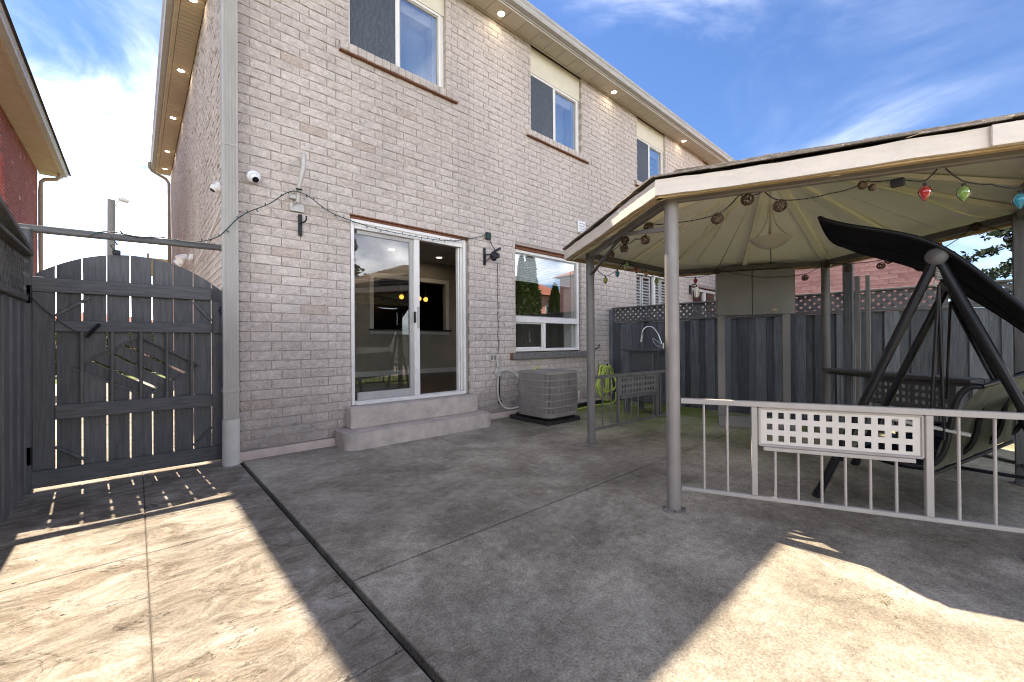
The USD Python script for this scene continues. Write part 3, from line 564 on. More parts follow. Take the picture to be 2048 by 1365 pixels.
for k in range(6):
    cb = part(house, 'cabinet', bx(2.7 + k * .6 + .004, 3.3 + k * .6 - .004, 5.6, 6.0, 1.55, 2.75, .004), m_dcab)
    part(cb, 'handle', cyl((3.22 + k * .6 - .44 * (k % 2), 5.57, 1.62), (3.22 + k * .6 - .44 * (k % 2), 5.57, 1.92), .007, 8), m_chrome)
    cb = part(house, 'cabinet', bx(2.7 + k * .6 + .004, 3.3 + k * .6 - .004, 5.35, 6.0, IF, 1.36, .004), m_dcab)
    part(cb, 'handle', cyl((3.22 + k * .6 - .44 * (k % 2), 5.32, 1.0), (3.22 + k * .6 - .44 * (k % 2), 5.32, 1.3), .007, 8), m_chrome)
part(house, 'interior_wall', [bx(2.7, 6.3, 6.0, 6.19, 1.36, 1.55)], m_dcab)
for x, y in ((2.88, 2.72), (3.965, 2.77), (1.5, 1.2), (4.4, 1.0)):
    p = part(house, 'ceiling_light', lathe([(.075, 0), (.075, -.006), (.058, -.008), (.056, -.002)], (x, y, IC)), m_rim)
    part(p, 'lens', lathe([(.056, -.003), (.001, -.0035)], (x, y, IC)), m_glow2)
for k, (x, z) in enumerate(((3.90, 2.20), (4.19, 2.16), (4.36, 2.19), (4.545, 2.18))):
    lab = ['glowing amber ball pendant seen through the left glass door panel', 'glowing amber ball pendant half hidden by the door stile', 'glowing amber ball pendant in the open doorway, left of two', 'glowing amber ball pendant in the open doorway, nearest the dark casing'][k]
    t = thing('pendant_lamp', lab, 'pendant lamp', (x, 4.3, IC), group='amber pendants over the kitchen counter')
    part(t, 'cord', cyl((x, 4.3, IC), (x, 4.3, z + .05), .004, 6), m_galv); part(t, 'globe', sphere((x, 4.3, z), .055), m_amber, smooth=True); part(t, 'lamp_core', sphere((x, 4.3, z - .035), .03, 2, (1, 1, .5)), m_amberw, smooth=True)

# ---------------------------------------------------------------- concrete steps
def rounded(x0, x1, y0, y1, r, z0, z1):
    g = sbox(x0, y0, x1, y1 + r).buffer(-r).buffer(r, 8).intersection(sbox(x0 - 1, y0 - 1, x1 + 1, y1))
    mm = trimesh.creation.extrude_polygon(g, z1 - z0, engine='earcut'); return mm.vertices + V([0, 0, z0]), mm.faces
steps = thing('concrete_steps', 'two worn pinkish concrete steps below the sliding door', 'steps', (1.8, -.25, 0))
part(steps, 'lower_step', [rounded(.865, 2.80, -.415, -.03, .13, -.01, .166), rounded(.872, 2.793, -.408, -.03, .13, .166, .173)], m_conc_step)
part(steps, 'upper_step', [bx(.985, 2.70, -.185, -.008, .174, .402, .012)], m_conc_step)

# ---------------------------------------------------------------- things on the house wall
def dome_camera(loc, n, label, lens=True):
    n = V(n, float); t = thing('security_camera', label, 'security camera', loc, group=None); loc = V(loc)
    part(t, 'base', lathe([(.001, 0), (.058, 0), (.060, .006), (.060, .030), (.054, .040), (.02, .045)], loc, 28, n), m_white, smooth=40)
    c = loc + n * .050 + V([0, 0, -.012]); part(t, 'ball', sphere(c, .045, 3), m_white, smooth=True)
    look = n * .65 + V([.12, 0, -.55]); look /= np.linalg.norm(look)
    part(t, 'lens', lathe([(.028, .030), (.028, .046), (.022, .048), (.001, .046)], c, 20, look), m_lens, smooth=40)
t = dome_camera((.118, -.003, 2.725), (0, -1, -.12), 'white dome camera with a black lens on the rear wall')
dome_camera((-.003, 1.15, 2.93), (-1, 0, -.25), 'white dome camera on the side wall left of the downspout')
part(None, 'camera_cable', tube([(-.012, .66, 2.72), (-.012, 1.5, 2.60), (-.014, 2.9, 2.44), (-.014, 4.0, 2.42)], .007, 6), m_white); tag('/World/camera_cable', 'thin white cable slanting down the side wall', 'cable')
t = thing('floodlight', 'white twin-head floodlight on the side wall above the gate', 'floodlight', (-.003, 4.3, 2.62))
part(t, 'bracket', [bx(-.05, 0, 4.2, 4.4, 2.55, 2.65, .006), cyl((-.05, 4.3, 2.6), (-.16, 4.25, 2.5), .012)], m_white)
for a in (4.1, 4.5): part(t, 'lamp_head', lathe([(.03, 0), (.055, .06), (.075, .14), (.07, .145), (.001, .13)], (-.10, a, 2.60), 16, (-.6, (a - 4.3) * 1.2, -.55)), m_white, smooth=40)
# bent pipe on a bracket
t = thing('bent_pipe', 'bent grey steel pipe standing out from a plate on the rear wall', 'pipe', (.50, 0, 2.55))
part(t, 'pipe', tube([(.505, -.05, 2.555), (.507, -.07, 2.63), (.506, -.10, 2.72), (.518, -.135, 2.80), (.532, -.145, 2.88), (.535, -.145, 3.03)], .021, 14), m_galv, smooth=50)
part(t, 'plate', [bx(.44, .575, -.016, -.002, 2.47, 2.555, .003), bx(.43, .50, -.055, -.014, 2.585, 2.62, .004), bar((.455, -.01, 2.50), (.50, -.055, 2.58), .02, .008)], m_galv)
part(t, 'clamp', lathe([(.028, -.008), (.030, -.008), (.030, .008), (.028, .008)], (.507, -.085, 2.68), 18, (0, -.3, 1)), m_wire)
t = thing('wall_hook', 'black iron hook fixed under the bent pipe', 'hook', (.535, 0, 2.35))
part(t, 'plate', bx(.515, .553, -.018, -.003, 2.225, 2.445, .007), m_black)
part(t, 'hook', tube([(.535, -.02, 2.36), (.545, -.045, 2.355), (.565, -.065, 2.365), (.578, -.072, 2.39), (.578, -.072, 2.425)], .008, 8), m_black, smooth=60)
# vent and wall lights
t = thing('wall_vent', 'white vent cover on the brick near the gazebo roof', 'vent', (5.17, 0, 3.05))
part(t, 'hood', bx(5.07, 5.285, -.03, -.003, 3.05, 3.265, .006), m_white)
for k in range(4): part(t, 'louver', bar((5.085, -.034, 3.085 + k * .048), (5.27, -.034, 3.085 + k * .048), .028, .004, up=(0, -.8, .6), b=0), m_white)
t = thing('wall_light', 'black motion floodlight on a bracket beside the sliding door', 'wall light', (2.965, 0, 2.34))
part(t, 'bracket', [bx(2.945, 2.985, -.022, -.003, 2.215, 2.465, .006), bar((2.965, -.02, 2.36), (3.02, -.10, 2.36), .018, .018), bar((2.965, -.02, 2.26), (3.01, -.09, 2.31), .010, .010)], m_black)
part(t, 'lamp_head', [lathe([(.02, 0), (.05, .012), (.058, .05), (.062, .10), (.056, .105), (.001, .095)], (3.0, -.10, 2.36), 20, (.75, -.45, -.35))], m_black, smooth=40)
part(t, 'sensor', [sphere((3.03, -.14, 2.30), .04), bx(3.06, 3.12, -.18, -.11, 2.31, 2.37, .01)], m_black, smooth=40)
part(t, 'visor', bar((3.05, -.13, 2.40), (3.13, -.17, 2.45), .06, .035), m_black)
t = thing('adapter_box', 'dark green plug box for the string lights on the brick', 'plug box', (3.02, 0, 2.64)); part(t, 'body', bx(2.985, 3.065, -.05, -.003, 2.59, 2.69, .008), m_gwire)
part(t, 'cord', tube([(3.04, -.03, 2.59), (3.09, -.05, 2.49), (3.13, -.09, 2.42)], .006, 6), m_wire)
t = thing('lantern', 'small black wall lantern beside the far patio door', 'wall lantern', (9.47, 0, 2.3))
part(t, 'arm', tube([(9.47, -.01, 2.44), (9.47, -.10, 2.52), (9.47, -.17, 2.48), (9.47, -.17, 2.42)], .014, 8), m_black); part(t, 'backplate', bx(9.42, 9.52, -.03, -.003, 2.30, 2.5, .01), m_black)
part(t, 'lamp_shade', lathe([(.02, .14), (.07, .09), (.085, .07), (.075, .06), (.05, -.10), (.02, -.12)], (9.47, -.17, 2.30), 10), m_frost); part(t, 'cage', [tube([(9.47 + .07 * math.cos(a), -.17 + .07 * math.sin(a), 2.37), (9.47 + .052 * math.cos(a), -.17 + .052 * math.sin(a), 2.19)], .006, 5) for a in np.arange(6) * PI / 3], m_black)
# electrical outlet, disconnect and conduit
t = thing('outlet_box', 'beige outdoor socket on the brick right of the steps', 'socket', (3.11, 0, .89))
part(t, 'plate', bx(3.05, 3.17, -.022, -.003, .84, .935, .005), M('almond_plastic', (.62, .57, .48), rough=.5)); part(t, 'socket', [bx(3.065, 3.10, -.026, -.021, .855, .92, .003), bx(3.12, 3.155, -.026, -.021, .855, .92, .003)], m_cab)
t = thing('conduit', 'grey flexible conduit looping from a junction box to the condenser', 'conduit', (3.2, 0, .67))
part(t, 'junction_box', [lathe([(.001, .05), (.06, .05), (.075, .03), (.075, 0)], (3.20, -.003, .67), 6, (0, -1, 0)), bx(3.165, 3.215, -.04, -.003, .74, .86, .006)], m_galv)
def spline(pts, n=60):
    from scipy.interpolate import CubicSpline
    pts = V(pts, float); s = np.r_[0, np.cumsum(np.linalg.norm(np.diff(pts, axis=0), axis=1))]; return CubicSpline(s, pts)(np.linspace(0, s[-1], n))
part(t, 'pipe', tube(spline([(3.22, -.05, .68), (3.32, -.07, .70), (3.42, -.11, .66), (3.48, -.20, .54), (3.50, -.30, .46)]), .017, 10), m_galv, smooth=60)
part(t, 'pipe', tube(spline([(3.19, -.03, .62), (3.18, -.03, .45), (3.20, -.05, .25), (3.25, -.10, .16), (3.34, -.20, .15), (3.42, -.34, .20)]), .015, 10), m_galv, smooth=60)
part(t, 'cord', [tube([(3.215, -.035, .62), (3.215, -.03, .40), (3.22, -.03, .26)], .008, 6), bx(3.19, 3.245, -.05, -.02, .215, .262, .006)], m_wire)

# ---------------------------------------------------------------- condenser
ac = thing('air_conditioner', 'grey louvred air conditioner condenser standing on a dark pad by the wall', 'air conditioner', (3.58, -.60, 0))
acx, acy, ah = 3.615, -.62, .325
part(ac, 'pad', [bx(3.30, 3.96, -.93, -.14, -.01, .055, .01), bx(3.36, 3.90, -.88, -.22, .055, .095, .008)], m_pad)
sq = lambda r, c: sbox(acx - r, acy - r, acx + r, acy + r).buffer(-c).buffer(c, 6)
up = lambda z: (lambda v: v + V([0, 0, z]))
part(ac, 'coil', ext(sq(ah - .035, .10), .56, up(.11)), m_acdark)
part(ac, 'base_pan', ext(sq(ah, .12), .035, up(.096)), m_ac); part(ac, 'lid', ext(sq(ah + .004, .12), .03, up(.672)), m_ac)
out = np.array(sq(ah, .12).exterior.coords); L = np.r_[0, np.cumsum(np.linalg.norm(np.diff(out, axis=0), axis=1))]
fins = []
for s in np.arange(0, L[-1], .0165):
    k = min(np.searchsorted(L, s, 'right') - 1, len(out) - 2); t_ = (s - L[k]) / (L[k + 1] - L[k]); p = out[k] * (1 - t_) + out[k + 1] * t_; dd = (out[k + 1] - out[k]) / (L[k + 1] - L[k]); nn = V([dd[1], -dd[0]])
    fins.append(bar((*p, .13), (*p, .675), .009, .012, up=(*nn, 0), b=0))
part(ac, 'louver_grille', fins, m_ac)
for k in range(7):
    z = .13 + k * .0905; g = sq(ah + .009, .12).difference(sq(ah - .008, .115)); part(ac, 'band', ext(g, .018, up(z)), m_ac)

# ---------------------------------------------------------------- hose
t = thing('hose_hanger', 'black hose hanger on the brick beside the fence', 'hose hanger', (5.70, 0, .62))
part(t, 'hook', [bx(5.66, 5.78, -.05, -.003, .50, .68, .01), tube([(5.72, -.03, .62), (5.72, -.12, .62), (5.72, -.16, .66), (5.72, -.16, .70)], .016, 8), tube([(5.50, -.02, .86), (5.53, -.03, .98), (5.60, -.06, 1.0), (5.61, -.07, 1.06)], .012, 6)], m_black)
t = thing('garden_hose', 'lime green garden hose hanging in loops on the wall', 'garden hose', (5.7, -.12, 0))
for k in range(7):
    w_, h_ = .12 + .042 * k + rnd.uniform(-.02, .02), .44 + .21 * rnd.random(); cx_ = 5.70 + rnd.uniform(-.06, .08); yy = -.05 - .022 * k
    a = np.linspace(0, 2 * PI, 44); px = cx_ + w_ * np.sin(a) * (.35 + .65 * (1 - np.cos(a)) / 2); pz = .68 - h_ * (1 - np.cos(a)) / 2 - .03 * rnd.random()
    part(t, 'loop', tube(np.stack([px, yy + .03 * np.sin(a * 2 + k), np.maximum(pz, .02)], 1), .0120, 8), m_hose, smooth=60)
part(t, 'tail', tube(spline([(5.92, -.2, .16), (5.75, -.3, .03), (5.3, -.34, .016), (4.7, -.36, .016), (4.1, -.42, .016)]), .0125, 8), m_hose, smooth=60)
part(t, 'tail', tube(spline([(3.95, -.12, .60), (3.88, -.2, .70), (3.75, -.25, .72), (3.66, -.3, .64)]), .0125, 8), m_hose, smooth=60)
part(t, 'tail', tube(spline([(5.55, -.10, .40), (5.30, -.16, .22), (5.12, -.2, .03), (5.0, -.25, .016)]), .0125, 8), m_hose, smooth=60)
part(t, 'nozzle', [sphere((5.86, -.10, .62), .03)], m_white, smooth=True)
part(None, 'drain_hose', tube(spline([(5.35, -.28, .05), (4.9, -.30, .06), (4.4, -.36, .06), (3.98, -.42, .05)]), .034, 10), m_black, smooth=60); tag('/World/drain_hose', 'thick black corrugated drain hose on the ground behind the condenser', 'drain hose')

# ---------------------------------------------------------------- gate
GY = .10
gate = thing('garden_gate', 'dark grey arched wooden gate with a diamond of slanted boards', 'gate', (-.70, GY, 0))
edges = [-1.300, -1.190, -1.047, -.904, -.764, -.622, -.480, -.340, -.205, -.098]
def arch(x): return 1.862 - .62 * (x + .735) ** 2 - .16 * (x + .735) ** 4
dia = Polygon([(-1.103, .925), (-.71, 1.182), (-.289, .912), (-.665, .665)])
for a, b in zip(edges[:-1], edges[1:]):
    g_ = .004 + rnd.random() * .003; xs_ = np.linspace(a + g_, b - g_, 6)
    pg = Polygon([(xs_[0], .055)] + [(xs_[-1], .055)] + [(q, arch(q)) for q in xs_[::-1]]).difference(dia.buffer(-.012))
    for piece in getattr(pg, 'geoms', [pg]): part(gate, 'board', ext(piece, .020, XZ(GY + .002)), m_wood)
d1 = V([.421, -.270]); d1 /= np.linalg.norm(d1); n1 = V([-d1[1], d1[0]])
ctr = V([-.69, .92])
for k, (lo_, hi_) in enumerate(((-.30, -.120), (-.102, -.014), (.002, .088), (.106, .30))):
    q = [ctr - d1 * .6 + n1 * lo_, ctr + d1 * .6 + n1 * lo_, ctr + d1 * .6 + n1 * hi_, ctr - d1 * .6 + n1 * hi_]
    part(gate, 'diamond_board', ext(Polygon(q).intersection(dia.buffer(.012)), .014, XZ(GY + .024)), m_wood)
dc = np.array(dia.exterior.coords)
for k in range(4): part(gate, 'diamond_trim', bar((dc[k][0], GY - .002, dc[k][1]), (dc[k + 1][0], GY - .002, dc[k + 1][1]), .014, .012, up=(0, 1, 0), b=.002), m_wood)
fy0, fy1 = GY - .038, GY - .001
for z0, z1, xa, xb in ((1.515, 1.628, -1.312, -.205), (1.212, 1.300, -1.192, -.205), (.533, .648, -1.192, -.205), (.030, .160, -1.312, -.105)): part(gate, 'rail', bx(xa, xb, fy0, fy1, z0, z1, .005), m_woodh)
part(gate, 'stile', bx(-1.308, -1.195, fy0 + .004, fy1, .162, 1.513, .005), m_wood)
part(gate, 'stile', bx(-.203, -.118, fy0 + .004, fy1, .162, 1.205, .005), m_wood)
part(gate, 'stile', bx(-.200, -.112, fy0 - .02, fy1, 1.207, 1.500, .005), m_wood)
part(gate, 'stile', bx(-.116, -.088, fy0 - .01, fy1 + .02, .10, 1.20, .004), m_wood)
for p, q in (((-1.192, 1.335), (-1.00, 1.49)), ((-.34, 1.49), (-.206, 1.325)), ((-1.192, .325), (-1.02, .19)), ((-.345, .19), (-.206, .34))): part(gate, 'brace', bar((p[0], GY - .018, p[1]), (q[0], GY - .018, q[1]), .022, .024, up=(0, 1, 0), b=.004), m_wood)
for x in (-1.047, -.874, -.697, -.526, -.353): part(gate, 'spindle', cyl((x, GY - .020, .645), (x, GY - .020, 1.214), .0125, 12), m_metal_d, smooth=40)
h = np.linspace(0, 14 * 2 * PI, 200); sp = V([-1.02, GY - .06, 1.17])[None] + np.linspace(0, 1, 200)[:, None] * V([.075, 0, .105]) + .012 * np.stack([np.cos(h) * .8, np.sin(h), -np.cos(h) * .6], 1)
part(gate, 'spring', tube(sp, .003, 5), m_black); part(gate, 'latch', [bx(-.15, -.13, fy0 - .035, fy0 - .02, 1.38, 1.46, .003), bar((-.165, fy0 - .03, 1.42), (-.11, fy0 - .03, 1.42), .012, .012)], m_black)
for z in (1.49, .28): part(gate, 'hinge', bx(-1.335, -1.306, GY - .05, GY - .02, z - .07, z + .07, .003), m_black)
part(gate, 'chain', tube(sag((-1.33, GY - .05, 1.50), (-1.06, GY - .045, 1.20), .03, 12), .004, 5), m_black)
arbor = thing('gate_beam', 'dark grey beam crossing above the gate on a square post', 'beam', (-1.36, GY, 0))
part(arbor, 'post', bx(-1.405, -1.308, GY - .05, GY + .045, -.02, 1.985, .006), m_wood)
part(arbor, 'beam', bar((-1.415, GY + .02, 1.992), (-.105, GY + .02, 2.025), .085, .045, b=.004), m_woodh)
part(arbor, 'post', bx(-.090, -.030, GY - .01, GY + .05, .0, 2.0, .004), m_wood)

# ---------------------------------------------------------------- fences
def lattice(parent, axis_x, y0, y1, z0, z1, mat, step=.073, w=.045, t=.007):
    """Two layers of diagonal slats on a plane x = axis_x."""
    H, Lh = z1 - z0, abs(y1 - y0); ya = min(y0, y1); rec = sbox(ya, z0, ya + Lh, z1)
    for s, dx in ((1, 0), (-1, t + .001)):
        k = -H
        while k < Lh + H:
            c0 = ya + k; q = Polygon([(c0, z0), (c0 + w * 1.4142, z0), (c0 + w * 1.4142 + s * H, z1), (c0 + s * H, z1)]).intersection(rec)
            if q.area > 1e-5 and q.geom_type == 'Polygon': part(parent, 'lattice_slat', ext(q, t, lambda v: np.stack([axis_x + dx + v[:, 2], v[:, 0], v[:, 1]], 1)), mat)
            k += step * 1.4142
fr = thing('wooden_fence', 'slate-painted board fence with a lattice top behind the gazebo', 'fence', (6.05, 0, 0))
UsdGeom.Xformable(stage.GetPrimAtPath(fr)).AddRotateZOp().Set(4.0)
FX = 6.05
def run(t, x, face, ya, yb, zl, zt, mat, lat=True):
    """Board fence along y from ya down to yb; face = +1 when its boards are seen from +x, -1 from -x."""
    y = ya; k = 0
    while y > yb + .05:
        off = 0 if k % 2 == 0 else .028
        wd = .142 if k % 2 == 0 else .118
        xx = x + face * (.0 - off); part(t, 'board', bx(xx - .009, xx + .009, y - wd + rnd.uniform(-.003, .003), y, -.02 + rnd.random() * .02, zl - .004 - rnd.random() * .006 + .01, .002), mat)
        y -= wd - .006 if k % 2 == 0 else wd - .012
        k += 1
    part(t, 'rail', bx(x - .03, x + .032, yb, ya, zl + .006, zl + .052, .005), m_cap); part(t, 'cap', bx(x - .055, x + .06, yb, ya, zt - .028, zt, .005), m_cap)
    if lat: lattice(t, x - .004, ya, yb, zl + .054, zt - .03, m_fencel)
run(fr, FX, -1, -.07, -6.6, 1.46, 1.757, m_fence)
part(fr, 'rail', [bx(FX + .045, FX + .085, -6.6, -.07, 1.32, 1.41), bx(FX + .045, FX + .085, -6.6, -.07, .2, .29)], m_fence)
for y in (-.035, -2.95, -5.4): part(fr, 'post', bx(FX - .042, FX + .046, y - .042, y + .03, -.02, 1.727, .005), m_fence)
fl = thing('wooden_fence', 'charcoal board fence at the left edge, leading to the gate', 'fence', (-1.33, -2.5, 0))
run(fl, -1.352, 1, .04, -5.6, 1.43, 1.80, m_wood)
part(fl, 'cap', bar((-1.335, .03, 1.80), (-1.325, -1.6, 1.99), .09, .035, b=.005), m_cap)
bk = thing('wooden_fence', 'dark lattice-topped fence closing the far end of the lawn', 'fence', (2, -15, 0))
for k in range(60): part(bk, 'board', bx(-3 + k * .3, -3 + k * .3 + .29, -14.02, -13.98, -.02, 1.5), m_fence)
part(bk, 'cap', bx(-3, 15, -14.05, -13.95, 1.5, 1.55), m_cap)

# ---------------------------------------------------------------- gazebo
A, B, C, D, E, F, O = (V(q) for q in ((1.878, -3.35), (2.91, -1.911), (4.63, -1.99), (5.42, -3.50), (4.24, -4.93), (2.56, -4.90), (3.62, -3.43)))
HEX = [A, B, C, D, E, F]
gz = thing('gazebo', 'hexagonal grey steel gazebo with a cream ceiling and brown shingle roof', 'gazebo', (*O, 0))
BZ = 2.035
for k, q in enumerate(HEX):
    r = .044 if k != 4 else .04
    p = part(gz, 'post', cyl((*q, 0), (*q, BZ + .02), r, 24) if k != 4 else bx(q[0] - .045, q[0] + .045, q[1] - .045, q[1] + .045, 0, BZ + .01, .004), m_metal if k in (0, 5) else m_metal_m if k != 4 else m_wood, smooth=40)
    part(p, 'foot', lathe([(.075, -.002), (.075, .008), (.046, .012)], (*q, 0), 20), m_metal, smooth=40)
    for a_ in (.6, 2.2, 3.7, 5.3): part(p, 'bolt', cyl((q[0] + .061 * math.cos(a_), q[1] + .061 * math.sin(a_), .008), (q[0] + .061 * math.cos(a_), q[1] + .061 * math.sin(a_), .018), .007, 6), m_rust)
for k in range(6):
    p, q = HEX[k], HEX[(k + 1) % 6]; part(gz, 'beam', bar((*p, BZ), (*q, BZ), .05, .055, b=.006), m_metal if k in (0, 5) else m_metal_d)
    part(gz, 'brace', tube([(*p, BZ - .19), (*(p + (q - p) * .0 + (q - p) * .02), BZ - .19), (*(p + (q - p) * .47), BZ - .01)], .011, 8), m_metal_d) if k in (0,) else None
part(gz, 'brace', bar((*A, 1.845), (*(A + (B - A) * .47), 2.02), .03, .03), m_metal)
for s in (.02, -.02): part(gz, 'brace', bar((B[0] + s, B[1] - .01, 1.83), (*(A + (B - A) * (.50 + s)), 2.01), .018, .022), m_metal_d)
part(gz, 'bracket', [tube(np.stack([C[0] - .04 + .06 * np.cos(a) * (1 - a / 9), np.full(30, C[1] - .03), 1.99 + .05 * np.sin(a) * (1 - a / 9)], 1), .008, 6) for a in [np.linspace(0, 8, 30)]], m_black)
ov = [1.11, 1.17, 1.16, 1.15, 1.13, 1.12]
EV = [O + (q - O) * s for q, s in zip(HEX, ov)]
ZB, ZT, AP = 2.012, 2.108, 2.80
for k in range(6):
    p, q = EV[k], EV[(k + 1) % 6]; d = (q - p) / np.linalg.norm(q - p); nrm = V([d[1], -d[0]]); nrm = nrm if nrm @ (p - O) > 0 else -nrm
    N_ = 24; s = np.linspace(0, 1, N_); wob = .004 * np.sin(s * 9 + k) + rng.normal(0, .0015, N_)
    def ringpt(off, z, wv=0): return np.stack([p[0] + (q - p)[0] * s + nrm[0] * off, p[1] + (q - p)[1] * s + nrm[1] * off, z + wv * wob], 1)
    P = np.stack([ringpt(0, ZB, 1), ringpt(0.0, ZT, 1.5), ringpt(-.022, ZT, 1.5), ringpt(-.022, ZB, 1), ringpt(0, ZB, 1)]); v, f = grid(P); part(gz, 'fascia', (v, f), m_fascia, smooth=30)
    part(gz, 'fascia_trim', bar((*(p - nrm * .045), ZB + .004), (*(q - nrm * .045), ZB + .004), .040, .022, b=.002), m_trimwood)
    # ceiling boards: three per face, rising to the apex
    pin, qin = O + (p - O) * .985, O + (q - O) * .985
    for a, b in ((0, .34), (.34, .67), (.67, 1)):
        e0, e1 = pin + (qin - pin) * (a + .003), pin + (qin - pin) * (b - .003); z0, za = ZB + .026 + .006 * rnd.random(), AP - .10
        tri = V([[*e0, z0], [*e1, z0], [*(O + (e1 - O) * .02), za], [*(O + (e0 - O) * .02), za]]); top = tri + V([0, 0, .012])
        part(gz, 'ceiling_board', (np.vstack([tri, top]), V([[0, 1, 2, 3], [7, 6, 5, 4], [0, 4, 5, 1], [1, 5, 6, 2], [2, 6, 7, 3], [3, 7, 4, 0]])), m_ceil)
    for a, wd in ((0, .07), (.5, .045)):
        e0 = pin + (qin - pin) * a; part(gz, 'rib', bar((*(O + (e0 - O) * .97), ZB + .024 - .012), (*(O + (e0 - O) * .03), AP - .115), wd, .034, b=.003), m_rib)
    # roof deck and shingles
    deck = V([[*p, ZT - .002], [*q, ZT - .002], [*O, AP]]); part(gz, 'roof_deck', (np.vstack([deck, deck - V([0, 0, .02])]), V([[0, 1, 2], [5, 4, 3]])), m_shingle)
ed = trimesh  # shingle courses, counted so that the nearest ones are single parts
sh = []
for k in (5, 0, 4, 1, 2, 3):
    p, q = EV[k], EV[(k + 1) % 6]; rows = 15
    for i in range(rows):
        t0, t1 = i / rows - .012, min((i + 1.35) / rows, 1)
        a0, b0 = p + (O - p) * t0, q + (O - q) * t0; a1, b1 = p + (O - p) * t1, q + (O - q) * t1; n_ = max(1, int(round(np.linalg.norm(b0 - a0) / .31)))
        for j in range(n_):
            s0, s1 = (j + .01) / n_, (j + .99) / n_; z0, z1 = ZT + (AP - ZT) * t0, ZT + (AP - ZT) * t1; lift = .018 + rnd.random() * .012 + (.014 if i < 3 else 0)
            lo4 = V([[*(a0 + (b0 - a0) * s0), z0 + lift - .008], [*(a0 + (b0 - a0) * s1), z0 + lift - .008 + rnd.uniform(-.003, .006)], [*(a1 + (b1 - a1) * s1), z1 + .002], [*(a1 + (b1 - a1) * s0), z1 + .002]])
            sh.append((np.vstack([lo4, lo4 + V([0, 0, .010])]), V([[0, 3, 2, 1], [4, 5, 6, 7], [0, 1, 5, 4], [1, 2, 6, 5], [2, 3, 7, 6], [3, 0, 4, 7]])))
for s_ in sh[:260]: part(gz, 'shingle', s_, m_shingle)
part(gz, 'shingle_courses', sh[260:], m_shingle, kind='stuff')
p, q = EV[5], EV[0]; d = (p - q) / np.linalg.norm(p - q); nrm = V([-d[1], d[0]]); nrm = nrm if nrm @ (p - O) > 0 else -nrm
s0, s1 = q + (p - q) * .80 + nrm * .013, p + nrm * .013
part(gz, 'fascia', bar((*s0, (ZB + ZT) / 2 + .003), (*s1, (ZB + ZT) / 2 + .003), .018, .10, b=.003), m_fascia, label='short splice board at the right end of the front fascia')
# railings
def railing(p, q, mat, perf, t0=.28, t1=.735, n=12, bal=((.108, .186), (.336, .404, .471, .536, .602, .668), (.817, .897))):
    at = lambda t, z: (*(p + (q - p) * t), z); L = np.linalg.norm(q - p); d = (q - p) / L
    r = part(gz, 'railing', [bar(at(.028, .718), at(.972, .718), .034, .034, b=.003), bar(at(.028, .152), at(.972, .152), .024, .026, b=.003), bar(at(t0 + .02, .452), at(t1 - .02, .452), .022, .022, b=.002)], mat)
    for t in (t0 - .008, t1 + .012): part(r, 'upright', bar(at(t, .165), at(t, .700), .032, .032, up=(*d, 0), b=.003), mat)
    for t in (*bal[0], *bal[2]): part(r, 'baluster', cyl(at(t, .165), at(t, .701), .0075, 10), mat, smooth=40)
    for t in bal[1]: part(r, 'baluster', cyl(at(t, .165), at(t, .441), .0075, 10), mat, smooth=40)
    u0, u1, v0, v1 = t0 * L + .014, t1 * L - .004, .472, .695
    pg = sbox(u0, v0, u1, v1); cw = (u1 - u0 - .05) / n; hs = []
    for i in range(n):
        for j in range(3):
            cx_, cz_ = u0 + .025 + cw * (i + .5), v0 + .045 + j * .068; hs.append(sbox(cx_ - cw * .25, cz_ - .018, cx_ + cw * .25, cz_ + .018))
    nn = V([-d[1], d[0]]); fn = lambda v: np.stack([p[0] + d[0] * v[:, 0] + nn[0] * (v[:, 2] - .001), p[1] + d[1] * v[:, 0] + nn[1] * (v[:, 2] - .001), v[:, 1]], 1)
    part(r, 'perforated_panel', ext(pg.difference(unary_union(hs)), .003, fn), perf)
    c = [at(u0 / L, v0), at(u1 / L, v0), at(u1 / L, v1), at(u0 / L, v1)]
    part(r, 'panel_frame', [tube([c[k], c[(k + 1) % 4]], .009, 8) for k in range(4)], mat, smooth=40)
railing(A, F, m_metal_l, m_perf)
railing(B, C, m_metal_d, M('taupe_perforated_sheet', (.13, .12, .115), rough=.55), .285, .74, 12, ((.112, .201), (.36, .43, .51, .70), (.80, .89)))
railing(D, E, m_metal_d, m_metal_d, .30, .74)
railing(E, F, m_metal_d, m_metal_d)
shf = thing('bar_shelf', 'long weathered plank shelf resting on the gazebo railing by the fence', 'shelf', (*((D + E) / 2), .74))
nn = V([E[1] - D[1], D[0] - E[0]]); nn = nn / np.linalg.norm(nn); nn = nn if nn @ (O - D) < 0 else -nn
for k in range(2): part(shf, 'plank', bar((*(D + (E - D) * .03 + nn * (-.05 + .13 * k)), .757), (*(D + (E - D) * .86 + nn * (-.05 + .13 * k)), .757), .125, .032, b=.004), m_cap)
tp = thing('timber_post', 'square timber post with a pale strip beside the round gazebo post at the fence', 'post', (5.52, -3.70, 0))
part(tp, 'post', bx(5.47, 5.56, -3.745, -3.655, 0, 2.0, .004), m_fence); part(tp, 'strip', bx(5.565, 5.59, -3.80, -3.75, 0, 1.86, .003), m_cab); part(tp, 'strip', bx(5.565, 5.59, -3.89, -3.85, 0, 1.86, .003), m_cab)
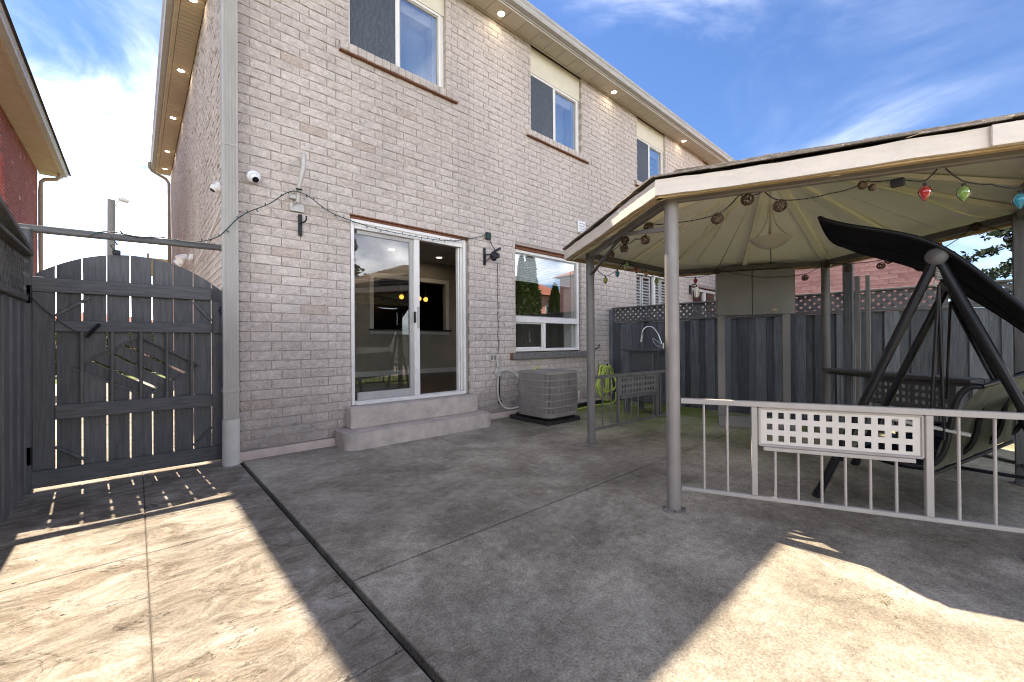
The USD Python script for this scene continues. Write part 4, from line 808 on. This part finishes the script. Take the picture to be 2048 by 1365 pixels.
# ornate pendant
t = thing('gazebo_pendant', 'cream glass bowl pendant hanging under the gazebo ceiling', 'pendant lamp', (*O, AP - .11))
ox, oy = O
part(t, 'bowl', lathe([(.005, 1.955), (.06, 1.962), (.11, 1.985), (.15, 2.020), (.172, 2.050), (.166, 2.050), (.145, 2.025), (.10, 1.995), (.02, 1.975)], (ox, oy, 0), 32), m_frost, smooth=60)
part(t, 'stem', [cyl((ox, oy, 2.06), (ox, oy, AP - .12), .010, 10), lathe([(.045, AP - .115), (.04, AP - .14), (.012, AP - .16)], (ox, oy, 0), 18)], m_frost)
for a in (0.4, 0.4 + 2.09, 0.4 + 4.19):
    s = np.linspace(0, 1, 14); rr_ = .018 + .13 * s ** 2.2; part(t, 'arm', tube(np.stack([ox + rr_ * math.cos(a), oy + rr_ * math.sin(a), 2.36 - .31 * s ** .8], 1), .006, 6), m_frost, smooth=60)
part(gz, 'cable', tube(spline([(3.663, -4.004, 2.425), (3.779, -4.147, 2.371), (4.071, -4.423, 2.258), (4.31, -4.643, 2.132), (4.396, -4.805, 2.067), (4.413, -4.953, 2.03)]), .011, 8), m_rib, smooth=60)
part(gz, 'cable', tube(spline([(4.643, -2.31, 2.13), (4.128, -2.79, 2.37), (3.694, -3.125, 2.52)]), .010, 8), m_rib, smooth=60)

# ---------------------------------------------------------------- string lights
def wicker(parent, c, r):
    ls_ = []
    for k in range(16):
        n = rng.normal(size=3); d, s, t_ = frame_of(n); a = np.linspace(0, 2 * PI, 15); rr = r * (.86 + .14 * rng.random())
        off = rng.uniform(-.5, .5) * r; rc = math.sqrt(max(rr * rr - off * off, 1e-5))
        ls_.append(tube(V(c) + off * d + rc * (np.cos(a)[:, None] * s + np.sin(a)[:, None] * t_), .0022, 4, False))
    part(parent, 'wicker_ball', ls_, m_brown)
def cord(parent, pts, mat=m_wire, r=.0035, drop=.03):
    for p, q in zip(pts[:-1], pts[1:]): part(parent, 'cord', tube(sag(p, q, drop, 9), r, 5), mat)
def bulb(parent, c, r, col):
    c = V(c); part(parent, 'bulb', lathe([(.012 * r / .04, .045 * r / .04), (r * .75, .028 * r / .04), (r, .005), (r * .9, -.018 * r / .04), (r * .5, -.045 * r / .04), (.002, -.065 * r / .04)], c, 14), m_bulb[col], smooth=60)
    part(parent, 'bulb_cap', cyl(c + V([0, 0, r * 1.0]), c + V([0, 0, r * 1.7]), r * .28, 8), m_wire)
    part(parent, 'bulb_wire', [tube([c + V([r * 1.02 * math.cos(a) * w, r * 1.02 * math.sin(a) * w, z * r]) for w, z in ((.3, 1.1), (.8, .7), (1, .1), (.88, -.5), (.45, -1.2), (.1, -1.6))], .0015, 4) for a in (0, 2.1, 4.2)], m_wire)
inA = lambda q, z: (*q, z)
t1 = thing('string_light', 'string of brown wicker ball lights along the front and left gazebo beams', 'string light', (2.1, -3.3, 2.0))
balls = [(2.083, -3.741, 1.977), (2.152, -3.897, 1.916), (2.015, -3.588, 1.881), (2.137, -3.04, 1.965), (2.174, -2.989, 1.885), (2.406, -2.665, 1.985), (2.42, -2.646, 1.915), (2.607, -2.384, 1.93)]
for b_ in balls: wicker(t1, b_, .037)
cord(t1, [(2.607, -2.384, 1.96), (2.45, -2.62, 1.99), (2.42, -2.646, 1.95), (2.25, -2.86, 1.93), (2.174, -2.989, 1.915), (2.137, -3.04, 2.0), (1.93, -3.30, 1.90), (2.015, -3.588, 1.91), (2.075, -3.70, 2.02), (2.083, -3.741, 2.01), (2.12, -3.82, 2.02), (2.152, -3.897, 1.95), (2.26, -4.12, 1.955), (2.325, -4.291, 2.0)], drop=.012)
t2 = thing('string_light', 'string of brown wicker ball lights along the beams on the fence side', 'string light', (5.2, -3.6, 1.95))
for b_ in ((4.837, -2.481, 2.005), (5.254, -3.332, 1.861), (5.35, -3.526, 2.0), (5.148, -3.761, 1.90), (4.91, -4.058, 1.86), (4.857, -4.124, 1.90), (4.678, -4.349, 1.775), (4.394, -4.702, 2.03), (4.256, -4.874, 1.88)): wicker(t2, b_, .036)
cord(t2, [(4.70, -2.2, 2.01), (4.837, -2.481, 2.03), (5.05, -2.9, 1.90), (5.254, -3.332, 1.90), (5.36, -3.52, 2.03), (5.148, -3.761, 1.96), (4.91, -4.058, 1.92), (4.857, -4.124, 1.96), (4.678, -4.349, 1.84), (4.5, -4.58, 1.95), (4.394, -4.702, 2.06), (4.256, -4.874, 1.93)], drop=.01)
t3 = thing('string_light', 'string of coloured glass teardrop lights along the beam nearest the house wall', 'string light', (3.8, -1.97, 1.95))
for b_, c_ in (((3.133, -1.951, 1.79), 'lime'), ((3.353, -1.961, 1.885), 'blue'), ((3.518, -1.969, 2.01), 'green'), ((3.729, -1.979, 1.965), 'red'), ((3.931, -1.988, 1.945), 'orange'), ((4.165, -1.999, 1.87), 'lime'), ((4.391, -2.009, 1.94), 'blue'), ((4.74, -2.24, 1.905), 'red')): bulb(t3, b_, .027, c_)
cord(t3, [(2.93, -1.94, 1.93), (3.133, -1.951, 1.83), (3.353, -1.961, 1.93), (3.44, -1.965, 2.01), (3.518, -1.969, 2.05), (3.729, -1.979, 2.01), (3.85, -1.98, 1.99), (3.931, -1.988, 1.985), (4.165, -1.999, 1.91), (4.391, -2.009, 1.98), (4.56, -2.0, 2.0), (4.74, -2.24, 1.945), (4.86, -2.45, 2.0)], drop=.012)
t4 = thing('string_light', 'string of large coloured glass teardrop lights on the near gazebo beam', 'string light', (2.45, -4.6, 1.95))
for b_, c_ in (((2.419, -4.504, 1.895), 'red'), ((2.48, -4.644, 1.868), 'green'), ((2.564, -4.835, 1.80), 'blue')): bulb(t4, b_, .029, c_)
part(t4, 'knot', [sphere((2.31, -4.26, 1.975), .03, 1, (1.3, .8, .8)), sphere((2.325, -4.30, 1.955), .02, 1)], m_brown); part(t4, 'plug', bx(2.365, 2.40, -4.43, -4.37, 1.945, 1.99, .008), m_wire)
cord(t4, [(2.325, -4.291, 1.99), (2.37, -4.40, 1.985), (2.419, -4.504, 1.955), (2.44, -4.55, 2.01)], drop=.004); cord(t4, [(2.455, -4.58, 2.01), (2.48, -4.644, 1.93), (2.52, -4.74, 1.895), (2.564, -4.835, 1.86), (2.57, -4.87, 1.93)], drop=.006)
t5 = thing('fairy_lights', 'dark green fairy light wire draped from gate beam over bent pipe to door', 'fairy lights', (.50, -.1, 2.6))
fp = [(-1.0, .06, 1.98), (-.86, .06, 2.035), (-.70, .05, 2.02), (-.55, .05, 2.04), (-.40, .05, 2.03), (-.24, .02, 2.06), (-.13, -.135, 2.13), (-.05, -.145, 2.24), (.05, -.13, 2.34), (.25, -.12, 2.48), (.475, -.11, 2.645), (.535, -.11, 2.64), (.75, -.06, 2.55), (1.059, -.035, 2.475), (1.40, -.03, 2.44), (1.747, -.03, 2.435), (2.10, -.03, 2.44), (2.408, -.03, 2.47), (2.72, -.03, 2.555), (3.0, -.03, 2.64)]
sp = spline(fp, 150); part(t5, 'cord', tube(sp, .0045, 5), m_gwire)
mb = []
for k in range(4, 148, 3):
    d = rng.normal(size=3); d[2] = abs(d[2]) * (1 if k % 2 else -1) * 1.5; d /= np.linalg.norm(d); mb.append(cyl(sp[k], sp[k] + d * .028, .0045, 5))
part(t5, 'mini_bulbs', mb, m_gwire, kind='stuff')
part(t5, 'cord', tube([(-.88, .05, 2.0), (-.84, .04, 1.93), (-.885, .04, 1.92), (-.84, .04, 1.86)], .005, 5), m_gwire); part(t5, 'plug', bx(-.87, -.82, .03, .06, 1.845, 1.885, .006), m_wire)
t6 = thing('fairy_lights', 'dark fairy light wire hanging straight down the brick below the motion light', 'fairy lights', (3.2, 0, 1.6))
sp = np.stack([3.203 + .004 * np.sin(np.linspace(0, 30, 60)), np.full(60, -.018), np.linspace(2.27, .93, 60)], 1); part(t6, 'cord', tube(sp, .004, 5), m_wire)
part(t6, 'mini_bulbs', [cyl(sp[k], sp[k] + V([rng.choice([-1, 1]) * .016, -.006, rng.normal(0, .006)]), .004, 5) for k in range(2, 58, 3)], m_wire, kind='stuff')

# ---------------------------------------------------------------- sink stand
t = thing('outdoor_sink', 'dark grey outdoor sink stand with a chrome faucet against the fence', 'sink', (5.25, -1.33, 0))
sy0, sy1, sx0, sx1 = -1.60, -1.02, 4.93, 5.42
part(t, 'counter', ext(sbox(sx0 - .02, sy0 - .03, sx1 + .02, sy1 + .03).difference(sbox(sx0 + .06, sy0 + .07, sx1 - .10, sy1 - .07)), .032, up(.962)), m_sink)
bowl = sbox(sx0 + .03, sy0 + .075, sx1 - .06, sy1 - .075).buffer(-.05).buffer(.05, 5); part(t, 'basin', ext(bowl.difference(bowl.buffer(-.02)), .29, up(.67)) + ext(bowl, .012, up(.655)), m_sink, smooth=30)
for x in (sx0 + .03, sx1 - .03):
    for y in (sy0 + .03, sy1 - .03): part(t, 'leg', bx(x - .032, x + .032, y - .032, y + .032, 0, .961, .004), m_fence)
part(t, 'shelf', bx(sx0 + .02, sx1 - .02, sy0 + .064, sy1 - .064, .20, .30, .004), m_fence)
fx, fy = 5.36, -1.45
part(t, 'faucet', [tube(spline([(fx, fy, .99), (fx - .02, fy + .03, 1.12), (fx - .05, fy + .08, 1.26), (fx - .09, fy + .15, 1.335), (fx - .13, fy + .23, 1.32), (fx - .15, fy + .27, 1.24), (fx - .15, fy + .275, 1.20)], 40), .012, 10), cyl((fx - .15, fy + .275, 1.20), (fx - .15, fy + .285, 1.10), .016, 12, .021), cyl((fx, fy, .99), (fx, fy, 1.08), .024, 14)], m_chrome, smooth=50)
part(t, 'handle', [tube(spline([(fx - .02, fy + .02, 1.08), (fx - .05, fy + .10, 1.13), (fx - .06, fy + .14, 1.15), (fx - .05, fy + .13, 1.10), (fx - .02, fy + .03, 1.055)], 24), .006, 6)], m_chrome, smooth=60)

# ---------------------------------------------------------------- cabinet on its frame
t = thing('wall_cabinet', 'taupe two-door cabinet on a tall board frame under the gazebo edge', 'cabinet', (5.15, -2.8, 0))
c0, cd = V([4.885, -2.455]), V([.453, -.891]); cn = V([cd[1], -cd[0]]); cn = cn if cn @ (O - c0) > 0 else -cn
def cbar(s0, s1, d0, d1, z0, z1, b=.004):
    v, f = bx(s0, s1, d0, d1, z0, z1, b); return c0 + v[:, :1] * cd + v[:, 1:2] * cn if False else np.column_stack([c0[0] + v[:, 0] * cd[0] + v[:, 1] * cn[0], c0[1] + v[:, 0] * cd[1] + v[:, 1] * cn[1], v[:, 2]]), f
part(t, 'carcass', cbar(.0, .86, -.22, -.004, 1.44, 2.0), m_cab)
for a, b_ in ((.0, .395), (.402, .86)): part(t, 'door', cbar(a, b_, .0, .018, 1.435, 1.995, .003), m_cab)
part(t, 'torn_label', cbar(.62, .67, .0185, .0195, 1.475, 1.505, 0), m_leafdry)
for a in (.0, .725): part(t, 'leg', cbar(a, a + .085, -.04, .0, 0, 1.434), m_cab)
part(t, 'base_board', cbar(.0, .86, .002, .03, .0, .14), m_cab)

# ---------------------------------------------------------------- swing
sw = thing('patio_swing', 'black steel patio swing with a tilted black canopy and olive sling seat', 'patio swing', (3.4, -4.5, 0))
for X, ax, az, ly, ry in ((2.85, -4.53, 1.60, -3.925, -5.12), (4.0, -4.548, 1.53, -3.965, -5.10)):
    for yy in (ly, ry):
        d_ = V([X - .02, yy, .0]); top = V([X, ax, az])
        p = part(sw, 'leg', tube([d_, top], .026, 16), m_black, smooth=40); part(p, 'foot_cap', cyl(d_ - V([0, 0, .0]), d_ + (top - d_) * .03, .031, 14), m_black)
    part(sw, 'hub', [lathe([(.001, -.052), (.03, -.048), (.05, -.03), (.053, -.018), (.04, .012)], (X, ax, az), 22, (1, 0, 0))], m_metal_d, smooth=50)
part(sw, 'top_bar', cyl((2.85, -4.53, 1.60), (4.0, -4.548, 1.53), .02, 12), m_black, smooth=40)
near = spline([(2.82, -3.957, 1.964), (2.82, -4.25, 1.819), (2.82, -4.523, 1.675), (2.82, -4.683, 1.50), (2.82, -4.859, 1.262), (2.82, -5.0, 1.05)], 30)
far = spline([(4.0, -4.04, 1.93), (4.0, -4.25, 1.79), (4.0, -4.45, 1.655), (4.0, -4.639, 1.465), (4.0, -4.923, 1.19), (4.0, -5.06, 1.02)], 30)
T = np.linspace(0, 1, 12)[:, None, None]; P = near[None] * (1 - T) + far[None] * T; P[..., 2] -= .075 * np.sin(PI * T[..., 0]) * (.6 + .4 * np.cos(np.linspace(0, PI, 30)))[None]; P[..., 1] += (.05 * np.sin(PI * T[..., 0]))
part(sw, 'canopy', [grid(P), grid(P + V([0, 0, .006]))], m_fabric, smooth=True)
for w_ in (0, .33, .67, 1): part(sw, 'canopy_seam', tube(P[int(w_ * 11)] - V([0, 0, .003]), .004, 5), m_fabric, smooth=60)
for w_ in (0, 29): part(sw, 'canopy_hem', tube(P[:, w_], .009, 6), m_fabric, smooth=60)
part(sw, 'canopy_rail', tube(near, .013, 10), m_black, smooth=50); part(sw, 'canopy_rail', tube(far, .013, 10), m_black, smooth=50)
part(sw, 'canopy_bracket', bar((2.85, -4.515, 1.655), (2.85, -4.60, 1.60), .014, .04), m_black)
P1, P2, P3, P4 = V([2.86, -4.497, .30]), V([2.86, -4.703, .83]), V([4.02, -5.04, .90]), V([4.02, -4.86, .37]); S1, S4 = V([2.86, -4.12, .36]), V([4.02, -4.46, .43])
part(sw, 'backrest', grid(np.stack([np.stack([P1 + (P4 - P1) * s + ((P2 - P1) * (1 - s) + (P3 - P4) * s) * r + V([0, .035 * math.sin(PI * r), 0]) for r in np.linspace(0, 1, 8)]) for s in np.linspace(0, 1, 10)])), m_sling, smooth=True)
part(sw, 'seat', grid(np.stack([np.stack([P1 + (P4 - P1) * s + ((S1 - P1) * (1 - s) + (S4 - P4) * s) * r - V([0, 0, .03 * math.sin(PI * r)]) for r in np.linspace(0, 1, 8)]) for s in np.linspace(0, 1, 10)])), m_fabric, smooth=True)
for s in (0, .34, .67, 1):
    a = P1 + (P4 - P1) * s; b_ = P2 + (P3 - P2) * s; c_ = S1 + (S4 - S1) * s; part(sw, 'seat_tube', tube(spline([b_, a + (b_ - a) * .3, a + (b_ - a) * .06 + (c_ - a) * .05, a + (c_ - a) * .4, c_], 24), .016, 10), m_black, smooth=50)
for a, b_ in ((P2, P3), (S1, S4), (P1 - V([0, 0, .02]), P4 - V([0, 0, .02]))): part(sw, 'seat_rail', cyl(a, b_, .013, 10), m_black, smooth=40)
for X, e1, e2, hk, arm0 in ((2.85, (2.85, -4.498, .64), (2.85, -4.553, .50), (2.85, -4.538, 1.43), None), (4.0, (4.0, -4.533, .631), (4.0, -4.781, .77), (4.0, -4.561, 1.398), None)):
    part(sw, 'hanger', [cyl(hk, e1, .009, 8), cyl(hk, e2, .009, 8)], m_black, smooth=40)
    h_ = np.linspace(0, 8 * 2 * PI, 120); sp = np.stack([hk[0] + .016 * np.cos(h_), hk[1] + .016 * np.sin(h_), np.linspace(hk[2] + .03, hk[2] + .11, 120)], 1); part(sw, 'spring', tube(sp, .0035, 5), m_galv)
    part(sw, 'hook', tube([(hk[0], hk[1], hk[2] - .012), (hk[0], hk[1] + .02, hk[2] + .0), (hk[0], hk[1] + .015, hk[2] + .03)], .006, 6), m_galv)
for X, yo in ((2.86, 0), (4.02, -.34)):
    part(sw, 'armrest', bar((X, -4.30 + yo, .60), (X, -4.66 + yo, .545), .035, .02, b=.005), m_galv if X < 3 else m_black)
    part(sw, 'arm_support', cyl((X, -4.34 + yo, .595), (X, -4.36 + yo, .34), .011, 8), m_black)
part(sw, 'base_bar', [cyl((4.0, -4.0, .12), (4.0, -5.07, .10), .014, 8), cyl((2.95, -4.05, .26), (4.0, -4.05, .24), .012, 8)], m_black, smooth=40)

# ---------------------------------------------------------------- neighbours
nb = thing('brick_house', 'red brick neighbouring house with tan soffit beyond the left fence', 'house', (-2.7, 9, 0))
NX, NY = -2.70, 12.3
nw = part(nb, 'wall', bx(NX - .12, NX - .003, 3.0, NY, 0, HS), m_mortar_red)
nfn = lambda q: np.stack([NX + q[:, 2], q[:, 0], q[:, 1]], 1)
brickwork(nw, brick_cells(3.0, NY, 0, HS, [], jt=.017, CH=.080, BL=.23, offs=.115), .014, nfn, m_brick_red, 300, rough=.0012)
part(nb, 'wall', [bx(NX - 9, NX - .12, NY - .1, NY, 0, HS), bx(NX - 9, NX - .12, 3.0, 3.1, 0, HS)], m_mortar_red)
ns = part(nb, 'soffit', bx(NX, NX + .44, 3.0, NY + .3, HS + .012, HS + .03), m_slot)
y = 3.0
while y < NY + .2: part(ns, 'soffit_panel', bx(NX + .004, NX + .40, y + .003, y + .148, HS, HS + .010, .004), m_tan); y += .151
part(nb, 'fascia', [bx(NX + .44, NX + .452, 3.0, NY + .3, HS - .01, HS + .15), bx(NX + .395, NX + .44, 3.0, NY + .3, HS - .012, HS + .011, .003)], m_tan)
part(nb, 'gutter', kgutter((NX + .452, 2.9, HS + .035), (NX + .452, NY + .3, HS + .035), (1, 0, 0), None), m_alu)
part(nb, 'downspout', [tube([(NX + .43, NY - .15, HS), (NX + .42, NY - .14, HS - .10), (NX + .36, NY - .12, HS - .17), (NX + .14, NY - .09, HS - .22), (NX + .07, NY - .06, HS - .30), (NX + .06, NY - .05, HS - .5), (NX + .06, NY - .05, .1)], .045, 8)], m_tan_dark, smooth=50)
part(nb, 'roof', (V([[NX + .6, 2.6, HS + .14], [NX + .6, NY + .4, HS + .14], [NX - 9.5, NY + .4, HS + .14], [NX - 9.5, 2.6, HS + .14], [NX - 4.4, 7.4, HS + 2.2]]), V([[0, 1, 4], [1, 2, 4], [2, 3, 4], [3, 0, 4]])), m_roof)
pk = thing('brick_house', 'rose brick house showing above the fence behind the swing canopy', 'house', (9.6, -3, 0))
pw = part(pk, 'wall', bx(9.612, 9.75, -4.2, -1.7, 0, 3.2), m_mortar_red)
brickwork(pw, brick_cells(-4.2, -1.7, 1.6, 3.2, [], CH=.09, BL=.27, offs=.135), .014, lambda q: np.stack([9.6 - q[:, 2], q[:, 0], q[:, 1]], 1), m_brick_pink, 220)
part(pk, 'wall', [bx(9.62, 18, -4.21, -4.15, 0, 3.2), bx(9.62, 18, -1.72, -1.66, 0, 3.2)], m_brick_pink)
part(pk, 'roof', (V([[9.3, -4.28, 3.2], [18.4, -4.28, 3.2], [18.4, -1.3, 3.2], [9.2, -1.3, 3.2], [11.2, -3, 4.0], [16.5, -3, 4.0]]), V([[0, 1, 5], [0, 5, 4], [1, 2, 5], [2, 3, 4], [2, 4, 5], [3, 0, 4]])), m_redroof)
def house_box(label, x0, x1, y0, y1, h, wall_m, wins, front):
    t = thing('brick_house', label, 'house', ((x0 + x1) / 2, (y0 + y1) / 2, 0)); part(t, 'wall', bx(x0, x1, y0, y1, 0, h), wall_m)
    cx_, cy_ = (x0 + x1) / 2, (y0 + y1) / 2; part(t, 'roof', (V([[x0 - .5, y0 - .5, h], [x1 + .5, y0 - .5, h], [x1 + .5, y1 + .5, h], [x0 - .5, y1 + .5, h], [cx_, cy_, h + (2.4 if h > 3 else 1.0)]]), V([[0, 1, 4], [1, 2, 4], [2, 3, 4], [3, 0, 4]])), m_redroof)
    for a, z in wins:
        if front == 'y': w_ = part(t, 'window', bx(a, a + 1.0, y1 - .02, y1 + .03, z, z + 1.3), m_vinyl); part(w_, 'pane', bx(a + .07, a + .93, y1 + .031, y1 + .035, z + .07, z + 1.23), m_lens)
        else: w_ = part(t, 'window', bx(x0 - .03, x0 + .02, a, a + 1.0, z, z + 1.3), m_vinyl); part(w_, 'pane', bx(x0 - .035, x0 - .031, a + .07, a + .93, z + .07, z + 1.23), m_lens)
house_box('red-roofed house reflected in the kitchen window', 15, 25, -24, -16.5, 4.6, m_brick_pink, ((16, 2.6), (19, 2.6), (22, 2.6)), 'y')
house_box('red-roofed house across the street glimpsed past the gate', -8, 2, 31, 39, 2.4, m_brick_pink, (), 'x')

# ---------------------------------------------------------------- trees
def spray_mesh(P, size, seed):
    r = np.random.default_rng(seed); n = len(P); d = r.normal(size=(n, 3)); d /= np.linalg.norm(d, axis=1, keepdims=True); e = np.cross(d, r.normal(size=(n, 3))); e /= np.linalg.norm(e, axis=1, keepdims=True)
    s = size * r.uniform(.6, 1.4, (n, 1)); v = np.stack([P - d * s, P + e * s * .45, P + d * s, P - e * s * .45], 1).reshape(-1, 3); f = np.arange(n * 4).reshape(n, 4); return tm((v, f))
def conifer(label, x, y, h, r, mat, size, n, seed, name='conifer_tree', droop=.0, z0=.3):
    t = thing(name, label, 'tree', (x, y, 0)); rg = np.random.default_rng(seed)
    part(t, 'trunk', tube([(x, y, -.05), (x, y, h * .9)], [r * .09, .01], 8), m_bark)
    u = rg.random(n) ** .75; z = z0 + u * (h - z0); a = rg.random(n) * 2 * PI; lobes = .75 + .25 * np.sin(a * 5 + z * 1.7) * np.cos(a * 3 - z * 2.3)
    rad = r * (1 - u) ** .7 * lobes * (.45 + .55 * rg.random(n) ** .4); P = np.stack([x + rad * np.cos(a), y + rad * np.sin(a), z - droop * rad], 1); part(t, 'crown', spray_mesh(P, size, seed), mat)
for k, (x, y, h, r) in enumerate(((10.9, -7.4, 4.6, .75), (11.9, -7.9, 5.2, .95), (12.6, -7.1, 3.6, .8), (10.0, -8.4, 3.3, .9))):
    conifer(['tall slim cedar reflected left of centre in the kitchen window', 'broadest cedar reflected in the kitchen window', 'shorter cedar beside the rose brick wall', 'low bushy cedar at the left of the kitchen window reflection'][k], x, y, h, r, m_cedar, .085, 7000, 20 + k, 'cedar_tree', z0=.1)
conifer('tall dark spruce reflected in the sliding door glass', 6.5, -17.5, 11, 3.0, m_spruce, .22, 5000, 40)
# spruce at the right edge with hanging boughs
x, y = 14.6, -5.6; t = thing('conifer_tree', 'drooping spruce bough showing at the right edge above the fence', 'tree', (x, y, 0)); rg = np.random.default_rng(5)
part(t, 'trunk', tube([(x, y, 0), (x, y, 4.4)], [.16, .03], 8), m_bark); pts, limbs = [], []
for k in range(26):
    z = .9 + k * .13; a = k * 2.4; Lb = 1.75 * (1 - z / 8.2); s = np.linspace(.05, 1, 16)
    br = np.stack([x + Lb * s * math.cos(a), y + Lb * s * math.sin(a), z - .30 * Lb * s ** 1.6], 1); limbs.append(tube(br, np.linspace(.02, .005, 16), 4, False))
    for q in br: pts.append(q + rg.normal(0, .075, (11, 3)) * V([1, 1, .7]))
part(t, 'branch', limbs, m_bark); part(t, 'crown', spray_mesh(np.vstack(pts), .07, 6), m_spruce)
# hedge and bin in front of the houses, glimpsed through the gate
t = thing('hedge', 'bright green hedge glimpsed between the gate boards', 'hedge', (-1, 18, 0)); rg = np.random.default_rng(9)
part(t, 'foliage', spray_mesh(np.stack([rg.uniform(-3.4, 1.2, 5000), rg.uniform(17.5, 18.6, 5000), rg.uniform(0, 1.75, 5000)], 1), .09, 11), m_cedar)
t = thing('street_lamp', 'weathered wooden street lamp pole rising above the gate', 'street lamp', (-1.67, 25, 0))
part(t, 'pole', tube([(-1.67, 25, -.06), (-1.66, 25, 8.62)], [.17, .145], 14), m_pole, smooth=40)
part(t, 'arm', tube([(-1.62, 25, 8.0), (-1.50, 25, 8.35), (-1.38, 24.95, 8.62), (-1.30, 24.9, 8.70)], .022, 6), m_galv)
part(t, 'lamp_head', lathe([(.02, -.12), (.09, -.08), (.13, .05), (.10, .24), (.03, .30)], (-1.26, 24.88, 8.70), 14, (.95, -.2, -.22)), m_galv, smooth=50)

# ---------------------------------------------------------------- litter on the patio
t = thing('grass_clippings', 'few blades of green grass lying on the sunlit slab', 'grass', (1.3, -4.3, 0)); stage.GetPrimAtPath(t).SetCustomDataByKey('kind', 'stuff')
bl = []
for k in range(24):
    c_ = V([1.62, -4.42]) + rng.normal(0, 1, 2) * V([.10, .07]); a = rng.random() * 6.3; L_ = .008 + rng.random() * .022; e = V([math.cos(a), math.sin(a)]) * L_
    bl.append(tube([(*c_, .002), (*(c_ + e * .5), .005 + rng.random() * .01), (*(c_ + e), .003)], .0009, 4))
part(t, 'blades', bl, m_grass)
t = thing('leaf_litter', 'small dry leaves and pale specks scattered on the patio', 'litter', (2.5, -2, 0)); stage.GetPrimAtPath(t).SetCustomDataByKey('kind', 'stuff')
lv = []
for c_, n_, sp_ in (((4.6, -1.35), 7, .10), ((2.85, -2.05), 4, .03), ((3.1, -.9), 10, .12), ((2.2, -4.1), 4, .5), ((3.2, -3.2), 10, .7), ((1.4, -1.6), 12, .7), ((-.7, -2.2), 10, .6)):
    for k in range(n_):
        q = V(c_) + rng.normal(0, sp_, 2)
        if q[1] > -.05: continue
        s = rng.uniform(.006, .014) * (2.6 if c_[0] == 4.6 else 1); a = rng.random() * 6.3; e, g_ = V([math.cos(a), math.sin(a)]) * s, V([-math.sin(a), math.cos(a)]) * s * .5
        v = V([[*(q - e), .003], [*(q + g_), .006], [*(q + e), .004], [*(q - g_), .003]]); lv.append(tm((v, V([[0, 1, 2, 3]]))))
part(t, 'leaves', lv, m_leafdry)
